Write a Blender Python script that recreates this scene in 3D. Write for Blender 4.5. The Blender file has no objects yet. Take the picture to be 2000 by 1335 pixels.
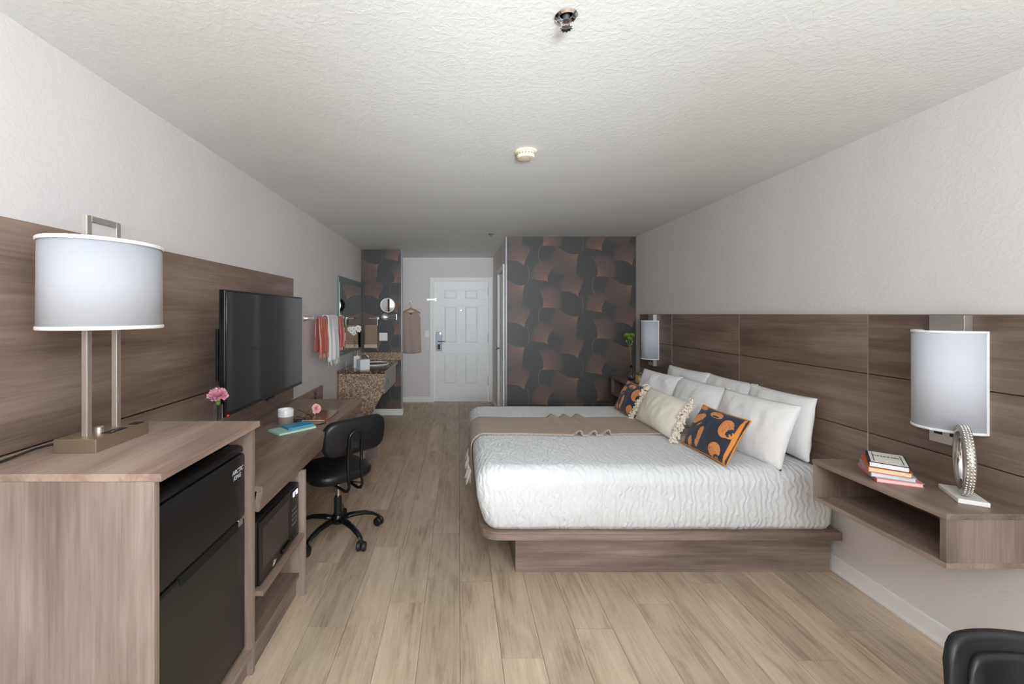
import bpy, math, random
from mathutils import Matrix, Vector, noise
random.seed(7)
PI = math.pi
sc = bpy.context.scene
COL = sc.collection

# ------------------------------------------------------------------ camera, world, lights, exposure
H0 = 1.488
cam_d = bpy.data.cameras.new('camera'); cam = bpy.data.objects.new('camera', cam_d); COL.objects.link(cam)
cam.location = (0, 0, H0); cam.rotation_euler = (PI/2, 0, 0)
cam_d.sensor_width = 36; cam_d.lens = 830/2000*36
cam_d.shift_x = 0.052; cam_d.shift_y = -0.02725
cam_d.clip_start = 0.02
sc.camera = cam
sc.view_settings.view_transform = 'Standard'; sc.view_settings.look = 'None'
sc.view_settings.gamma = 1; sc.view_settings.use_curve_mapping = False
sc.view_settings.exposure = 0.0
sc.cycles.use_denoising = True
sc.cycles.max_bounces = 10; sc.cycles.diffuse_bounces = 6; sc.cycles.glossy_bounces = 4
sc.cycles.transmission_bounces = 8; sc.cycles.transparent_max_bounces = 8
sc.cycles.caustics_reflective = False; sc.cycles.caustics_refractive = False
sc.cycles.sample_clamp_indirect = 6
w = bpy.data.worlds.new('daylight'); sc.world = w; w.use_nodes = True
w.node_tree.nodes['Background'].inputs[0].default_value = (0.86, 0.93, 1.0, 1)
w.node_tree.nodes['Background'].inputs[1].default_value = 2.0

def area(name, loc, rot, sx, sy, power, col=(1, 1, 1)):
    d = bpy.data.lights.new(name, 'AREA'); d.shape = 'RECTANGLE'; d.size = sx; d.size_y = sy
    d.energy = power; d.color = col
    o = bpy.data.objects.new(name, d); COL.objects.link(o)
    o.location = loc; o.rotation_euler = rot
    return o
# daylight coming through the window behind the camera
area('window_daylight', (0.40, -3.36, 1.42), (PI/2, 0, 0), 2.9, 1.8, 45, (0.87, 0.945, 1.03))
# photographer's strobe, tilted up and forward to bounce off the ceiling, and its small direct head
area('strobe_bounce', (0.40, -1.10, 1.45), (PI-math.radians(8), 0, 0), 0.9, 0.9, 146, (0.87, 0.95, 1.04))
# added fill lamp, high behind the camera, brightening bed top and other upward faces
area('top_fill', (0.45, -1.25, 2.20), (math.radians(74), 0, 0), 1.3, 0.5, 24, (0.88, 0.955, 1.04))
# added fill lamp, narrow beam that evens out the dim far end
zs = area('far_fill', (0.30, -0.90, 1.50), (math.radians(93), 0, math.radians(2)), 0.35, 0.35, 10, (0.90, 0.965, 1.03)); zs.data.spread = math.radians(48)
area('strobe_head', (0.03, -0.08, 1.56), (PI/2, 0, 0), 0.10, 0.10, 5, (0.95, 0.975, 1.0))

# ------------------------------------------------------------------ helpers
def S(r, g, b):
    f = lambda c: (c/255/12.92) if c/255 <= 0.04045 else ((c/255+0.055)/1.055)**2.4
    return (f(r), f(g), f(b), 1)

class NT:
    """tiny node-tree builder"""
    def __init__(s, nt): s.nt = nt
    def n(s, typ, **kw):
        x = s.nt.nodes.new(typ)
        for k, v in kw.items(): setattr(x, k, v)
        return x
    def put(s, sock, v):
        if hasattr(v, 'is_output') or isinstance(v, bpy.types.NodeSocket): s.nt.links.new(v, sock)
        elif v is not None: sock.default_value = v
    def m(s, op, a, b=None, c=None, clamp=False):
        x = s.n('ShaderNodeMath', operation=op, use_clamp=clamp)
        s.put(x.inputs[0], a)
        if b is not None: s.put(x.inputs[1], b)
        if c is not None: s.put(x.inputs[2], c)
        return x.outputs[0]
    def mix(s, f, a, b):
        x = s.n('ShaderNodeMix', data_type='RGBA')
        s.put(x.inputs[0], f); s.put(x.inputs[6], a); s.put(x.inputs[7], b)
        return x.outputs[2]
    def ss(s, v, lo, hi, to0=0.0, to1=1.0):
        x = s.n('ShaderNodeMapRange', interpolation_type='SMOOTHSTEP')
        s.put(x.inputs[0], v); s.put(x.inputs[1], lo); s.put(x.inputs[2], hi); s.put(x.inputs[3], to0); s.put(x.inputs[4], to1)
        return x.outputs[0]
    def noise(s, vec, scale, detail=3, rough=.55, dist=0):
        x = s.n('ShaderNodeTexNoise')
        s.put(x.inputs['Vector'], vec); x.inputs['Scale'].default_value = scale
        x.inputs['Detail'].default_value = detail; x.inputs['Roughness'].default_value = rough
        x.inputs['Distortion'].default_value = dist
        return x.outputs['Fac']
    def coord(s, which='Object'): return s.n('ShaderNodeTexCoord').outputs[which]
    def mapping(s, vec, scale=(1, 1, 1), loc=None, rot=None):
        x = s.n('ShaderNodeMapping'); s.put(x.inputs['Vector'], vec); x.inputs['Scale'].default_value = scale
        if loc is not None: s.put(x.inputs['Location'], loc)
        if rot is not None: x.inputs['Rotation'].default_value = rot
        return x.outputs[0]
    def ramp(s, f, stops):
        x = s.n('ShaderNodeValToRGB'); s.put(x.inputs[0], f)
        while len(x.color_ramp.elements) < len(stops): x.color_ramp.elements.new(0.5)
        for e, (p, c) in zip(x.color_ramp.elements, stops): e.position = p; e.color = c
        return x.outputs[0]
    def bump(s, h, strength, dist):
        x = s.n('ShaderNodeBump'); x.inputs['Strength'].default_value = strength; x.inputs['Distance'].default_value = dist
        s.put(x.inputs['Height'], h); return x.outputs[0]

def newmat(name):
    m = bpy.data.materials.new(name); m.use_nodes = True
    t = NT(m.node_tree); p = m.node_tree.nodes['Principled BSDF']
    return m, t, p

def plain(name, col, rough=.5, metal=0, spec=.5, bump=None, coat=0, trans=0, ior=1.45, emit=None, sheen=0, var=.06):
    m, t, p = newmat(name)
    oc = t.coord()
    f = t.noise(oc, 9, 3)
    c2 = tuple(min(1, x*(1+var)) for x in col[:3])+(1,); c1 = tuple(x*(1-var) for x in col[:3])+(1,)
    t.put(p.inputs['Base Color'], t.mix(f, c1, c2))
    p.inputs['Roughness'].default_value = rough; p.inputs['Metallic'].default_value = metal
    p.inputs['Specular IOR Level'].default_value = spec; p.inputs['Coat Weight'].default_value = coat
    p.inputs['Transmission Weight'].default_value = trans; p.inputs['IOR'].default_value = ior
    p.inputs['Sheen Weight'].default_value = sheen
    if emit: p.inputs['Emission Color'].default_value = emit[0]; p.inputs['Emission Strength'].default_value = emit[1]
    if bump: t.put(p.inputs['Normal'], t.bump(t.noise(oc, bump[0], 4), bump[1], bump[2]))
    return m

def wood(name, cols, axis='Y', rough=.42, k=1.0, bumpd=.0006):
    """laminate: long grain along axis; cols dark, mid, light"""
    m, t, p = newmat(name)
    oi = t.n('ShaderNodeObjectInfo').outputs['Random']
    off = t.n('ShaderNodeCombineXYZ')
    for i, q in enumerate((17.0, 31.0, 23.0)): t.put(off.inputs[i], t.m('MULTIPLY', oi, q))
    oc = t.n('ShaderNodeVectorMath', operation='ADD'); t.put(oc.inputs[0], t.coord()); t.put(oc.inputs[1], off.outputs[0])
    oc = oc.outputs[0]
    g = {'X': (.16, 1, 1), 'Y': (1, .16, 1), 'Z': (1, 1, .16)}[axis]
    f = {'X': (.03, 1, 1), 'Y': (1, .03, 1), 'Z': (1, 1, .03)}[axis]
    broad = t.noise(t.mapping(oc, g), 7*k, 4, .6, .35)
    fine = t.noise(t.mapping(oc, f), 130*k, 3, .65)
    mid = t.noise(t.mapping(oc, f), 34*k, 4, .6, .5)
    knot = t.ss(t.noise(t.mapping(oc, tuple(x*2 for x in g)), 5*k, 5, .65, 1.2), .62, .78)
    v = t.m('ADD', t.m('MULTIPLY', broad, .62), t.m('ADD', t.m('MULTIPLY', mid, .28), t.m('MULTIPLY', fine, .22)))
    c = t.ramp(v, [(.42, cols[0]), (.56, cols[1]), (.69, cols[2])])
    c = t.mix(t.m('MULTIPLY', knot, .30), c, tuple(x*.62 for x in cols[0][:3])+(1,))
    t.put(p.inputs['Base Color'], c)
    p.inputs['Roughness'].default_value = rough
    t.put(p.inputs['Normal'], t.bump(fine, .35, bumpd))
    return m

def brushed(name, col, axis='Z', rough=.32):
    m, t, p = newmat(name)
    g = {'X': (.02, 1, 1), 'Y': (1, .02, 1), 'Z': (1, 1, .02)}[axis]
    f = t.noise(t.mapping(t.coord(), g), 320, 2)
    t.put(p.inputs['Base Color'], t.mix(f, tuple(x*.88 for x in col[:3])+(1,), col))
    p.inputs['Metallic'].default_value = 1; t.put(p.inputs['Roughness'], t.m('ADD', t.m('MULTIPLY', f, .14), rough-.07))
    return m

def cloth(name, col, sc_=900, rough=.9, col2=None, bd=.0006, sheen=.15, stripes=None):
    m, t, p = newmat(name); oc = t.coord()
    wv = t.n('ShaderNodeTexWave', wave_type='BANDS', bands_direction='DIAGONAL'); t.put(wv.inputs['Vector'], oc)
    wv.inputs['Scale'].default_value = sc_/12; wv.inputs['Distortion'].default_value = 2
    f = t.m('ADD', t.m('MULTIPLY', wv.outputs['Fac'], .4), t.m('MULTIPLY', t.noise(oc, sc_/4, 3), .6))
    c2 = col2 or tuple(x*.82 for x in col[:3])+(1,)
    c = t.mix(f, c2, col)
    if stripes:
        w2 = t.n('ShaderNodeTexWave', wave_type='BANDS', bands_direction=stripes[0]); t.put(w2.inputs['Vector'], oc)
        w2.inputs['Scale'].default_value = stripes[1]
        c = t.mix(t.m('MULTIPLY', t.ss(w2.outputs['Fac'], .86, .95), stripes[3]), c, stripes[2])
    t.put(p.inputs['Base Color'], c)
    p.inputs['Roughness'].default_value = rough; p.inputs['Sheen Weight'].default_value = sheen
    t.put(p.inputs['Normal'], t.bump(f, .5, bd))
    return m

# ---- mesh builder
class MB:
    def __init__(s): s.v = []; s.f = []; s.uv = None
    def add(s, vs, fs, M=None):
        b = len(s.v)
        for p in vs:
            p = Vector(p)
            s.v.append(tuple(M @ p) if M else tuple(p))
        for f in fs: s.f.append(tuple(i+b for i in f))
        return s
    def box(s, x0, x1, y0, y1, z0, z1, M=None):
        vs = [(x0,y0,z0),(x1,y0,z0),(x1,y1,z0),(x0,y1,z0),(x0,y0,z1),(x1,y0,z1),(x1,y1,z1),(x0,y1,z1)]
        return s.add(vs, [(0,3,2,1),(4,5,6,7),(0,1,5,4),(1,2,6,5),(2,3,7,6),(3,0,4,7)], M)
    def loft(s, rings, M=None, cap=True, closed=False):
        n = len(rings[0]); vs = [p for r in rings for p in r]; fs = []
        R = len(rings)
        for i in range(R if closed else R-1):
            a = i*n; b = ((i+1) % R)*n
            for j in range(n):
                k = (j+1) % n
                fs.append((a+j, a+k, b+k, b+j))
        if cap and not closed:
            fs.append(tuple(range(n-1, -1, -1))); fs.append(tuple(range((R-1)*n, R*n)))
        return s.add(vs, fs, M)
    def lathe(s, prof, n=24, M=None, c=(0, 0, 0), sx=1, sy=1, cap=True):
        rings = [[(c[0]+r*sx*math.cos(2*PI*j/n), c[1]+r*sy*math.sin(2*PI*j/n), c[2]+z) for j in range(n)] for r, z in prof]
        return s.loft(rings, M, cap)
    def cyl(s, p0, p1, r0, r1=None, n=16):
        return s.tube([p0, p1], [r0, r0 if r1 is None else r1], n)
    def tube(s, path, r, n=10, M=None, closed=False):
        P = [Vector(p) for p in path]; L = len(P)
        rr = r if isinstance(r, (list, tuple)) else [r]*L
        rings = []; up = None
        for i in range(L):
            a = P[i-1] if (i > 0 or closed) else P[i]; b = P[(i+1) % L] if (i < L-1 or closed) else P[i]
            t = (b-a).normalized()
            if up is None:
                up = Vector((0, 0, 1)) if abs(t.z) < .9 else Vector((1, 0, 0))
            side = t.cross(up).normalized(); up = side.cross(t).normalized()
            rings.append([tuple(P[i]+rr[i]*(math.cos(2*PI*j/n)*side+math.sin(2*PI*j/n)*up)) for j in range(n)])
        return s.loft(rings, M, cap=not closed, closed=closed)
    def prism(s, pts, axis, a0, a1, M=None):
        """pts in the two other axes (cyclic order kept), extruded along axis from a0 to a1"""
        def mk(p, a): return {'X': (a, p[0], p[1]), 'Y': (p[0], a, p[1]), 'Z': (p[0], p[1], a)}[axis]
        return s.loft([[mk(p, a0) for p in pts], [mk(p, a1) for p in pts]], M)
    def grid(s, fn, nu, nv, M=None):
        vs = [fn(i/nu, j/nv) for j in range(nv+1) for i in range(nu+1)]
        fs = [(j*(nu+1)+i, j*(nu+1)+i+1, (j+1)*(nu+1)+i+1, (j+1)*(nu+1)+i) for j in range(nv) for i in range(nu)]
        return s.add(vs, fs, M)
    def ball(s, c, r, nu=10, nv=6, sq=(1, 1, 1)):
        rings = []
        for i in range(nv+1):
            a = -PI/2+PI*i/nv; rad = max(.02, math.cos(a))
            rings.append([(c[0]+r*sq[0]*rad*math.cos(2*PI*j/nu), c[1]+r*sq[1]*rad*math.sin(2*PI*j/nu), c[2]+r*sq[2]*math.sin(a)) for j in range(nu)])
        return s.loft(rings)
    def build(s, name, mat, parent=None, bevel=0, smooth=False, solid=0, subsurf=0, local=False, kind=None, label=None, seg=2, flip=True):
        L = ORIG.get(parent.name, Vector()) if (parent is not None and not local) else Vector()
        me = bpy.data.meshes.new(name)
        me.from_pydata([tuple(Vector(p)-L) for p in s.v], [], s.f)
        import bmesh
        bm = bmesh.new(); bm.from_mesh(me)
        if flip: bmesh.ops.recalc_face_normals(bm, faces=bm.faces)
        bm.to_mesh(me); bm.free()
        me.materials.append(mat)
        o = bpy.data.objects.new(name, me); COL.objects.link(o)
        if parent is not None: o.parent = parent; ORIG[o.name] = ORIG.get(parent.name, Vector())
        if smooth: me.shade_smooth()
        if solid:
            md = o.modifiers.new('solid', 'SOLIDIFY'); md.thickness = solid; md.offset = 0
        if bevel:
            md = o.modifiers.new('bevel', 'BEVEL'); md.width = bevel; md.segments = seg; md.limit_method = 'ANGLE'; md.angle_limit = math.radians(40)
        if subsurf:
            md = o.modifiers.new('sub', 'SUBSURF'); md.levels = subsurf; md.render_levels = subsurf
        if smooth and bevel:
            me.set_sharp_from_angle(angle=math.radians(40))
        elif smooth == 'auto':
            me.set_sharp_from_angle(angle=math.radians(35))
        if kind: o['kind'] = kind
        if label: o['label'] = label
        return o
ORIG = {}
def thing(name, label, cat, loc=(0, 0, 0), group=None, rotz=0):
    o = bpy.data.objects.new(name, None); COL.objects.link(o); o.empty_display_size = .05
    o.location = loc; o.rotation_euler = (0, 0, rotz); o['label'] = label; o['category'] = cat
    if group: o['group'] = group
    ORIG[o.name] = Vector(loc) if rotz == 0 else Vector()
    return o
def tag(o, label, cat, group=None):
    o['label'] = label; o['category'] = cat
    if group: o['group'] = group
    return o
def single(mb, name, mat, label, cat, loc, group=None, **kw):
    """a thing that is one mesh, origin at its base"""
    L = Vector(loc); mb.v = [tuple(Vector(p)-L) for p in mb.v]
    o = mb.build(name, mat, None, **kw); o.location = L
    ORIG[o.name] = L
    return tag(o, label, cat, group)
def struct(mb, name, mat, parent=None, **kw):
    o = mb.build(name, mat, parent, **kw)
    if parent is None: o['kind'] = 'structure'
    return o
def rrect(w, h, r, n=6):
    pts = []
    for cx, cy, a0 in ((w/2-r, h/2-r, 0), (-w/2+r, h/2-r, PI/2), (-w/2+r, -h/2+r, PI), (w/2-r, -h/2+r, 1.5*PI)):
        for i in range(n+1):
            a = a0+PI/2*i/n; pts.append((cx+r*math.cos(a), cy+r*math.sin(a)))
    return pts
def pad(mb, w, h, t, r, round_=.02, M=None, bulge=0, n=6, bend=0):
    """soft pad: rounded rectangle w x h in XY, thickness t along Z (centre 0), rounded rim"""
    rings = []
    for i in range(7):
        a = -PI/2+PI*i/6
        ins = round_*(1-math.cos(a)); z = (t/2-round_)*(1 if a > 0 else -1 if a < 0 else 0)+round_*math.sin(a)
        rings.append([(x, y, z+bend*x*x) for x, y in rrect(w-2*ins, h-2*ins, max(.004, r-ins), n)])
    def inner(sgn):
        out = []
        for q, b in ((.75, .55), (.45, .9), (.12, 1.0)):
            out.append([(x, y, sgn*(t/2+bulge*b)+bend*x*x) for x, y in rrect((w-2*round_)*q, (h-2*round_)*q, max(.003, (r-round_)*q), n)])
        return out
    rings = inner(-1)[::-1]+rings+inner(1)
    return mb.loft(rings, M)
def TR(loc, rz=0, rx=0, ry=0):
    return Matrix.Translation(loc) @ Matrix.Rotation(rz, 4, 'Z') @ Matrix.Rotation(ry, 4, 'Y') @ Matrix.Rotation(rx, 4, 'X')
def basis(ex, ey, ez, loc):
    M = Matrix((ex, ey, ez)).transposed().to_4x4(); M.translation = Vector(loc); return M
def text(name, body, size, mat, parent, M, ext=.0004, shear=0, bold=0, align='CENTER', label=None):
    c = bpy.data.curves.new(name, 'FONT'); c.body = body; c.size = size; c.extrude = ext; c.align_x = align; c.align_y = 'CENTER'
    c.shear = shear; c.offset = bold
    c.materials.append(mat)
    tmp = bpy.data.objects.new(name, c); COL.objects.link(tmp)
    me = bpy.data.meshes.new_from_object(tmp.evaluated_get(bpy.context.evaluated_depsgraph_get()))
    bpy.data.objects.remove(tmp); me.name = name
    if not me.materials: me.materials.append(mat)
    o = bpy.data.objects.new(name, me); COL.objects.link(o); o.parent = parent
    L = ORIG.get(parent.name, Vector()) if parent else Vector()
    o.matrix_local = Matrix.Translation(-L) @ M
    if label: o['label'] = label
    return o

# ------------------------------------------------------------------ materials
WOODC = (S(104, 86, 77), S(134, 114, 103), S(160, 140, 127))
M_woodY = wood('laminate_y', WOODC, 'Y')
M_woodX = wood('laminate_x', WOODC, 'X')
M_woodZ = wood('laminate_z', (S(116, 99, 90), S(143, 125, 115), S(164, 147, 137)), 'Z')
M_woodHB = wood('laminate_headboard', (S(96, 80, 70), S(124, 106, 94), S(146, 128, 115)), 'Y', k=.8)
M_woodPL = wood('laminate_wall_panel', (S(106, 87, 77), S(137, 115, 102), S(160, 138, 124)), 'Y', k=.8)
M_woodTop = wood('laminate_top', (S(128, 106, 94), S(158, 133, 119), S(180, 157, 142)), 'Y')
M_woodTopX = wood('laminate_edge_light', (S(150, 132, 122), S(172, 154, 144), S(190, 174, 164)), 'Z')

def floor_mat():
    m, t, p = newmat('vinyl_plank')
    rnd = t.n('ShaderNodeObjectInfo').outputs['Random']
    off = t.n('ShaderNodeCombineXYZ'); t.put(off.inputs[0], t.m('MULTIPLY', rnd, 37.0)); t.put(off.inputs[1], t.m('MULTIPLY', rnd, 61.0))
    a = t.n('ShaderNodeVectorMath', operation='ADD'); t.put(a.inputs[0], t.coord()); t.put(a.inputs[1], off.outputs[0]); oc = a.outputs[0]
    broad = t.noise(t.mapping(oc, (1, .2, 1)), 9, 4, .6, .8)
    mid = t.noise(t.mapping(oc, (1, .06, 1)), 40, 4, .65, .6)
    fine = t.noise(t.mapping(oc, (1, .03, 1)), 190, 3, .6)
    v = t.m('ADD', t.m('MULTIPLY', broad, .5), t.m('ADD', t.m('MULTIPLY', mid, .35), t.m('MULTIPLY', fine, .25)))
    c = t.ramp(v, [(.38, S(143, 122, 102)), (.53, S(186, 164, 140)), (.72, S(210, 190, 166))])
    tone = t.m('ADD', t.m('MULTIPLY', rnd, .22), .88)
    hsv = t.n('ShaderNodeHueSaturation'); t.put(hsv.inputs['Value'], tone); t.put(hsv.inputs['Color'], c); hsv.inputs['Saturation'].default_value = 1.0
    dk = t.ss(t.noise(t.mapping(oc, (1, .22, 1)), 6.5, 6, .72, 1.5), .56, .74)
    c = t.mix(t.m('MULTIPLY', dk, .48), hsv.outputs[0], S(122, 104, 86))
    t.put(p.inputs['Base Color'], c); p.inputs['Roughness'].default_value = .42
    t.put(p.inputs['Normal'], t.bump(mid, .25, .0008))
    return m
M_floor = floor_mat()
M_gap = plain('floor_joint', S(70, 60, 50), .8)

def wall_mat(name, col, s1, d1, str1=.6):
    m, t, p = newmat(name); oc = t.coord()
    n1 = t.noise(oc, s1, 3, .5)
    n2 = t.ss(t.noise(oc, s1*.45, 3, .55, .6), .42, .62)
    t.put(p.inputs['Base Color'], t.mix(t.noise(oc, 2, 2), tuple(x*.98 for x in col[:3])+(1,), col))
    p.inputs['Roughness'].default_value = .75; p.inputs['Specular IOR Level'].default_value = .25
    t.put(p.inputs['Normal'], t.bump(t.m('ADD', t.m('MULTIPLY', n1, .5), n2), str1, d1))
    return m
M_wall = wall_mat('painted_drywall', S(222, 217, 215), 85, .0011, .36)
M_ceil = wall_mat('textured_ceiling', S(229, 231, 228), 92, .0013, .42)
M_white = plain('white_trim_paint', S(240, 239, 236), .45, var=.015)
M_door = plain('white_door_paint', S(240, 241, 240), .42, var=.015)

def wallpaper_mat():
    m, t, p = newmat('ginkgo_wallpaper')
    # node group for one ginkgo fan
    g = bpy.data.node_groups.new('ginkgo_fan', 'ShaderNodeTree')
    for nm in ('x', 'z', 'x0', 'z0', 'axis', 'half', 'R', 'bend'):
        g.interface.new_socket(nm, in_out='INPUT', socket_type='NodeSocketFloat')
    for nm in ('mask', 'glow', 'edge'):
        g.interface.new_socket(nm, in_out='OUTPUT', socket_type='NodeSocketFloat')
    q = NT(g); gi = q.n('NodeGroupInput').outputs; go = q.n('NodeGroupOutput')
    PX, PZ = 1.328, .763
    dx = q.m('WRAP', q.m('SUBTRACT', gi['x'], gi['x0']), PX/2, -PX/2)
    dz = q.m('WRAP', q.m('SUBTRACT', gi['z'], gi['z0']), PZ*.62, -PZ*.38)
    r = q.m('SQRT', q.m('ADD', q.m('MULTIPLY', dx, dx), q.m('MULTIPLY', dz, dz)))
    an = q.m('SUBTRACT', q.m('ARCTAN2', dz, dx), gi['axis'])
    an = q.m('ADD', an, q.m('MULTIPLY', gi['bend'], r))
    an = q.m('WRAP', an, PI, -PI)
    aa = q.m('ABSOLUTE', an)
    half = q.m('MULTIPLY', gi['half'], q.m('SUBTRACT', 1.0, q.m('MULTIPLY', .72, q.m('EXPONENT', q.m('MULTIPLY', r, -9.0)))))
    dedge = q.m('MULTIPLY', q.m('SUBTRACT', half, aa), r)          # metres inside the straight side
    inside = q.ss(dedge, 0.0, .004)
    rim = q.m('MULTIPLY', gi['R'], q.m('ADD', .93, q.m('MULTIPLY', q.m('COSINE', q.m('MULTIPLY', an, 4.0)), .10)))
    inr = q.ss(q.m('SUBTRACT', rim, r), 0.0, .07)
    mask = q.m('MULTIPLY', inside, inr)
    rays = q.m('ADD', .78, q.m('MULTIPLY', q.m('SINE', q.m('MULTIPLY', an, 78)), .22))
    rays2 = q.m('ADD', .84, q.m('MULTIPLY', q.m('SINE', q.m('MULTIPLY', an, 41)), .16))
    fall = q.m('ADD', q.m('MULTIPLY', q.m('EXPONENT', q.m('MULTIPLY', r, -13.0)), .75), q.m('MULTIPLY', q.m('EXPONENT', q.m('MULTIPLY', r, -4.5)), .26))
    glow = q.m('MULTIPLY', q.m('MULTIPLY', fall, q.m('MULTIPLY', rays, rays2)), 1.35)
    edge = q.m('MULTIPLY', q.ss(dedge, .010, .001), q.m('EXPONENT', q.m('MULTIPLY', r, -5.0)))
    q.put(go.inputs['mask'], mask); q.put(go.inputs['glow'], glow); q.put(go.inputs['edge'], edge)
    oc = t.coord('Object'); sp = t.n('ShaderNodeSeparateXYZ'); t.put(sp.inputs[0], oc)
    x = t.m('SUBTRACT', sp.outputs[0], .593); z = t.m('SUBTRACT', sp.outputs[2], 2.44)
    nz = t.noise(oc, 40, 3)
    DARK = t.mix(nz, S(63, 62, 61), S(70, 69, 68)); FAR = S(84, 76, 76); COP = S(158, 114, 86)
    col = DARK
    D = math.radians
    leaves = [(.876, -.745, 104, 50, .33, -1.0), (.887, -.205, 224, 52, .40, .8), (.511, -.559, 136, 56, .30, 1.5), (.428, -.118, 36, 54, .33, -1.0)]
    for x0, z0, ax, hw, R, bend in leaves:
        for k in (0, 1):
            gn = t.n('ShaderNodeGroup'); gn.node_tree = g
            t.put(gn.inputs['x'], x); t.put(gn.inputs['z'], z)
            for nm, v in (('x0', x0+.664*k), ('z0', z0-.3815*k), ('axis', D(ax)), ('half', D(hw)), ('R', R), ('bend', bend)):
                gn.inputs[nm].default_value = v
            fanc = t.mix(t.m('MINIMUM', gn.outputs['glow'], 1.0), t.mix(.8, DARK, FAR), COP)
            fanc = t.mix(t.m('MULTIPLY', gn.outputs['edge'], .8), fanc, S(140, 104, 76))
            col = t.mix(gn.outputs['mask'], col, fanc)
    # stems, thin pale curved lines
    for sx0, sz0, R, cx, zlo, zhi in ((.428, -.118, .21, .21, -.25, 0), (.876, -.745, .30, -.30, -.21, 0)):
        for k in (0, 1):
            dx = t.m('WRAP', t.m('SUBTRACT', x, sx0+.664*k+cx*.8), .664, -.664)
            dz = t.m('WRAP', t.m('SUBTRACT', z, sz0-.3815*k-.10), .3815, -.3815)
            rr = t.m('SQRT', t.m('ADD', t.m('MULTIPLY', dx, dx), t.m('MULTIPLY', dz, dz)))
            ln = t.ss(t.m('ABSOLUTE', t.m('SUBTRACT', rr, R)), .0055, .002)
            sgn = t.m('LESS_THAN', t.m('MULTIPLY', dx, 1 if cx > 0 else -1), 0)
            seg = t.m('LESS_THAN', t.m('ABSOLUTE', dz), .115)
            col = t.mix(t.m('MULTIPLY', t.m('MULTIPLY', ln, sgn), t.m('MULTIPLY', seg, .6)), col, S(128, 108, 96))
    t.put(p.inputs['Base Color'], col); p.inputs['Roughness'].default_value = .55
    t.put(p.inputs['Normal'], t.bump(t.noise(oc, 400, 2), .3, .0004))
    return m
M_paper = wallpaper_mat()

M_nickel = brushed('brushed_nickel', S(232, 226, 220), 'Z', .46)
M_nickelY = brushed('brushed_nickel_base', S(204, 188, 166), 'Y', .42)
M_chrome = plain('chrome', S(232, 232, 232), .10, 1, var=.01)
M_steel = plain('steel_grey', S(132, 135, 140), .5, 1, var=.03)
M_blk = plain('black_gloss_plastic', S(22, 22, 23), .22, var=.1)
M_blkm = plain('black_matte_plastic', S(28, 28, 29), .5, var=.1)
M_fridge = plain('black_fridge_panel', S(30, 30, 31), .24, bump=(500, .15, .0004), var=.05)
M_tv = plain('tv_screen_glass', S(30, 30, 32), .07, var=.02, spec=.8, ior=1.75)
M_leather = plain('black_leather', S(24, 24, 26), .38, bump=(260, .35, .0010), var=.1)
M_shade = plain('white_lamp_shade', S(184, 186, 192), .85, var=.01)
M_shade2 = plain('grey_white_sconce_shade', S(200, 203, 211), .85, var=.01)
M_trimw = plain('shade_trim', S(245, 245, 246), .8, var=.01)
M_quilt = None
def quilt_mat():
    m, t, p = newmat('white_matelasse')
    oc = t.coord()
    wv = t.n('ShaderNodeTexWave', wave_type='BANDS', bands_direction='X'); t.put(wv.inputs['Vector'], oc)
    wv.inputs['Scale'].default_value = 9.5; wv.inputs['Distortion'].default_value = 7.5; wv.inputs['Detail'].default_value = 2
    wv.inputs['Detail Scale'].default_value = 1.6
    w3 = t.n('ShaderNodeTexWave', wave_type='BANDS', bands_direction='DIAGONAL'); t.put(w3.inputs['Vector'], oc)
    w3.inputs['Scale'].default_value = 6.0; w3.inputs['Distortion'].default_value = 9
    h = t.m('ADD', wv.outputs['Fac'], t.m('MULTIPLY', w3.outputs['Fac'], .35))
    h = t.m('ADD', h, t.m('MULTIPLY', t.noise(oc, 120, 2), .12))
    t.put(p.inputs['Base Color'], t.mix(t.noise(oc, 4), S(216, 217, 218), S(226, 227, 228)))
    p.inputs['Roughness'].default_value = .85; p.inputs['Sheen Weight'].default_value = .1
    t.put(p.inputs['Normal'], t.bump(h, .5, .008))
    return m
M_quilt = quilt_mat()
M_pillow = plain('white_cotton', S(246, 245, 244), .85, bump=(14, .5, .012), var=.01, sheen=.1)
M_cream = plain('cream_cotton', S(242, 235, 221), .9, bump=(180, .5, .002), var=.05, sheen=.2)
M_throw = cloth('taupe_throw', S(172, 152, 132), 700, .95, S(132, 114, 97), .0012)
M_fringe = plain('pale_fringe', S(234, 229, 220), .9)
M_glass = plain('clear_glass', (1, 1, 1, 1), .02, trans=1, ior=1.45, var=0)
def pane_mat():
    m, t, p = newmat('window_pane_glass')
    nt = m.node_tree; tr = t.n('ShaderNodeBsdfTransparent'); gl = t.n('ShaderNodeBsdfGlossy'); gl.inputs['Roughness'].default_value = .02
    mx = t.n('ShaderNodeMixShader'); mx.inputs[0].default_value = .06
    nt.links.new(tr.outputs[0], mx.inputs[1]); nt.links.new(gl.outputs[0], mx.inputs[2])
    nt.links.new(mx.outputs[0], nt.nodes['Material Output'].inputs[0]); return m
M_pane = pane_mat()
def granite_mat(name, pal, rough):
    m, t, p = newmat(name); oc = t.coord()
    vo = t.n('ShaderNodeTexVoronoi'); t.put(vo.inputs['Vector'], oc); vo.inputs['Scale'].default_value = 95
    sep = t.n('ShaderNodeSeparateColor'); t.put(sep.inputs[0], vo.outputs['Color'])
    f = t.m('ADD', t.m('MULTIPLY', sep.outputs[0], .75), t.m('MULTIPLY', t.noise(oc, 160, 2), .3))
    c = t.ramp(f, [(.15, pal[0]), (.38, pal[1]), (.62, pal[2]), (.9, pal[3])])
    t.put(p.inputs['Base Color'], c); p.inputs['Roughness'].default_value = rough
    return m
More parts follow.
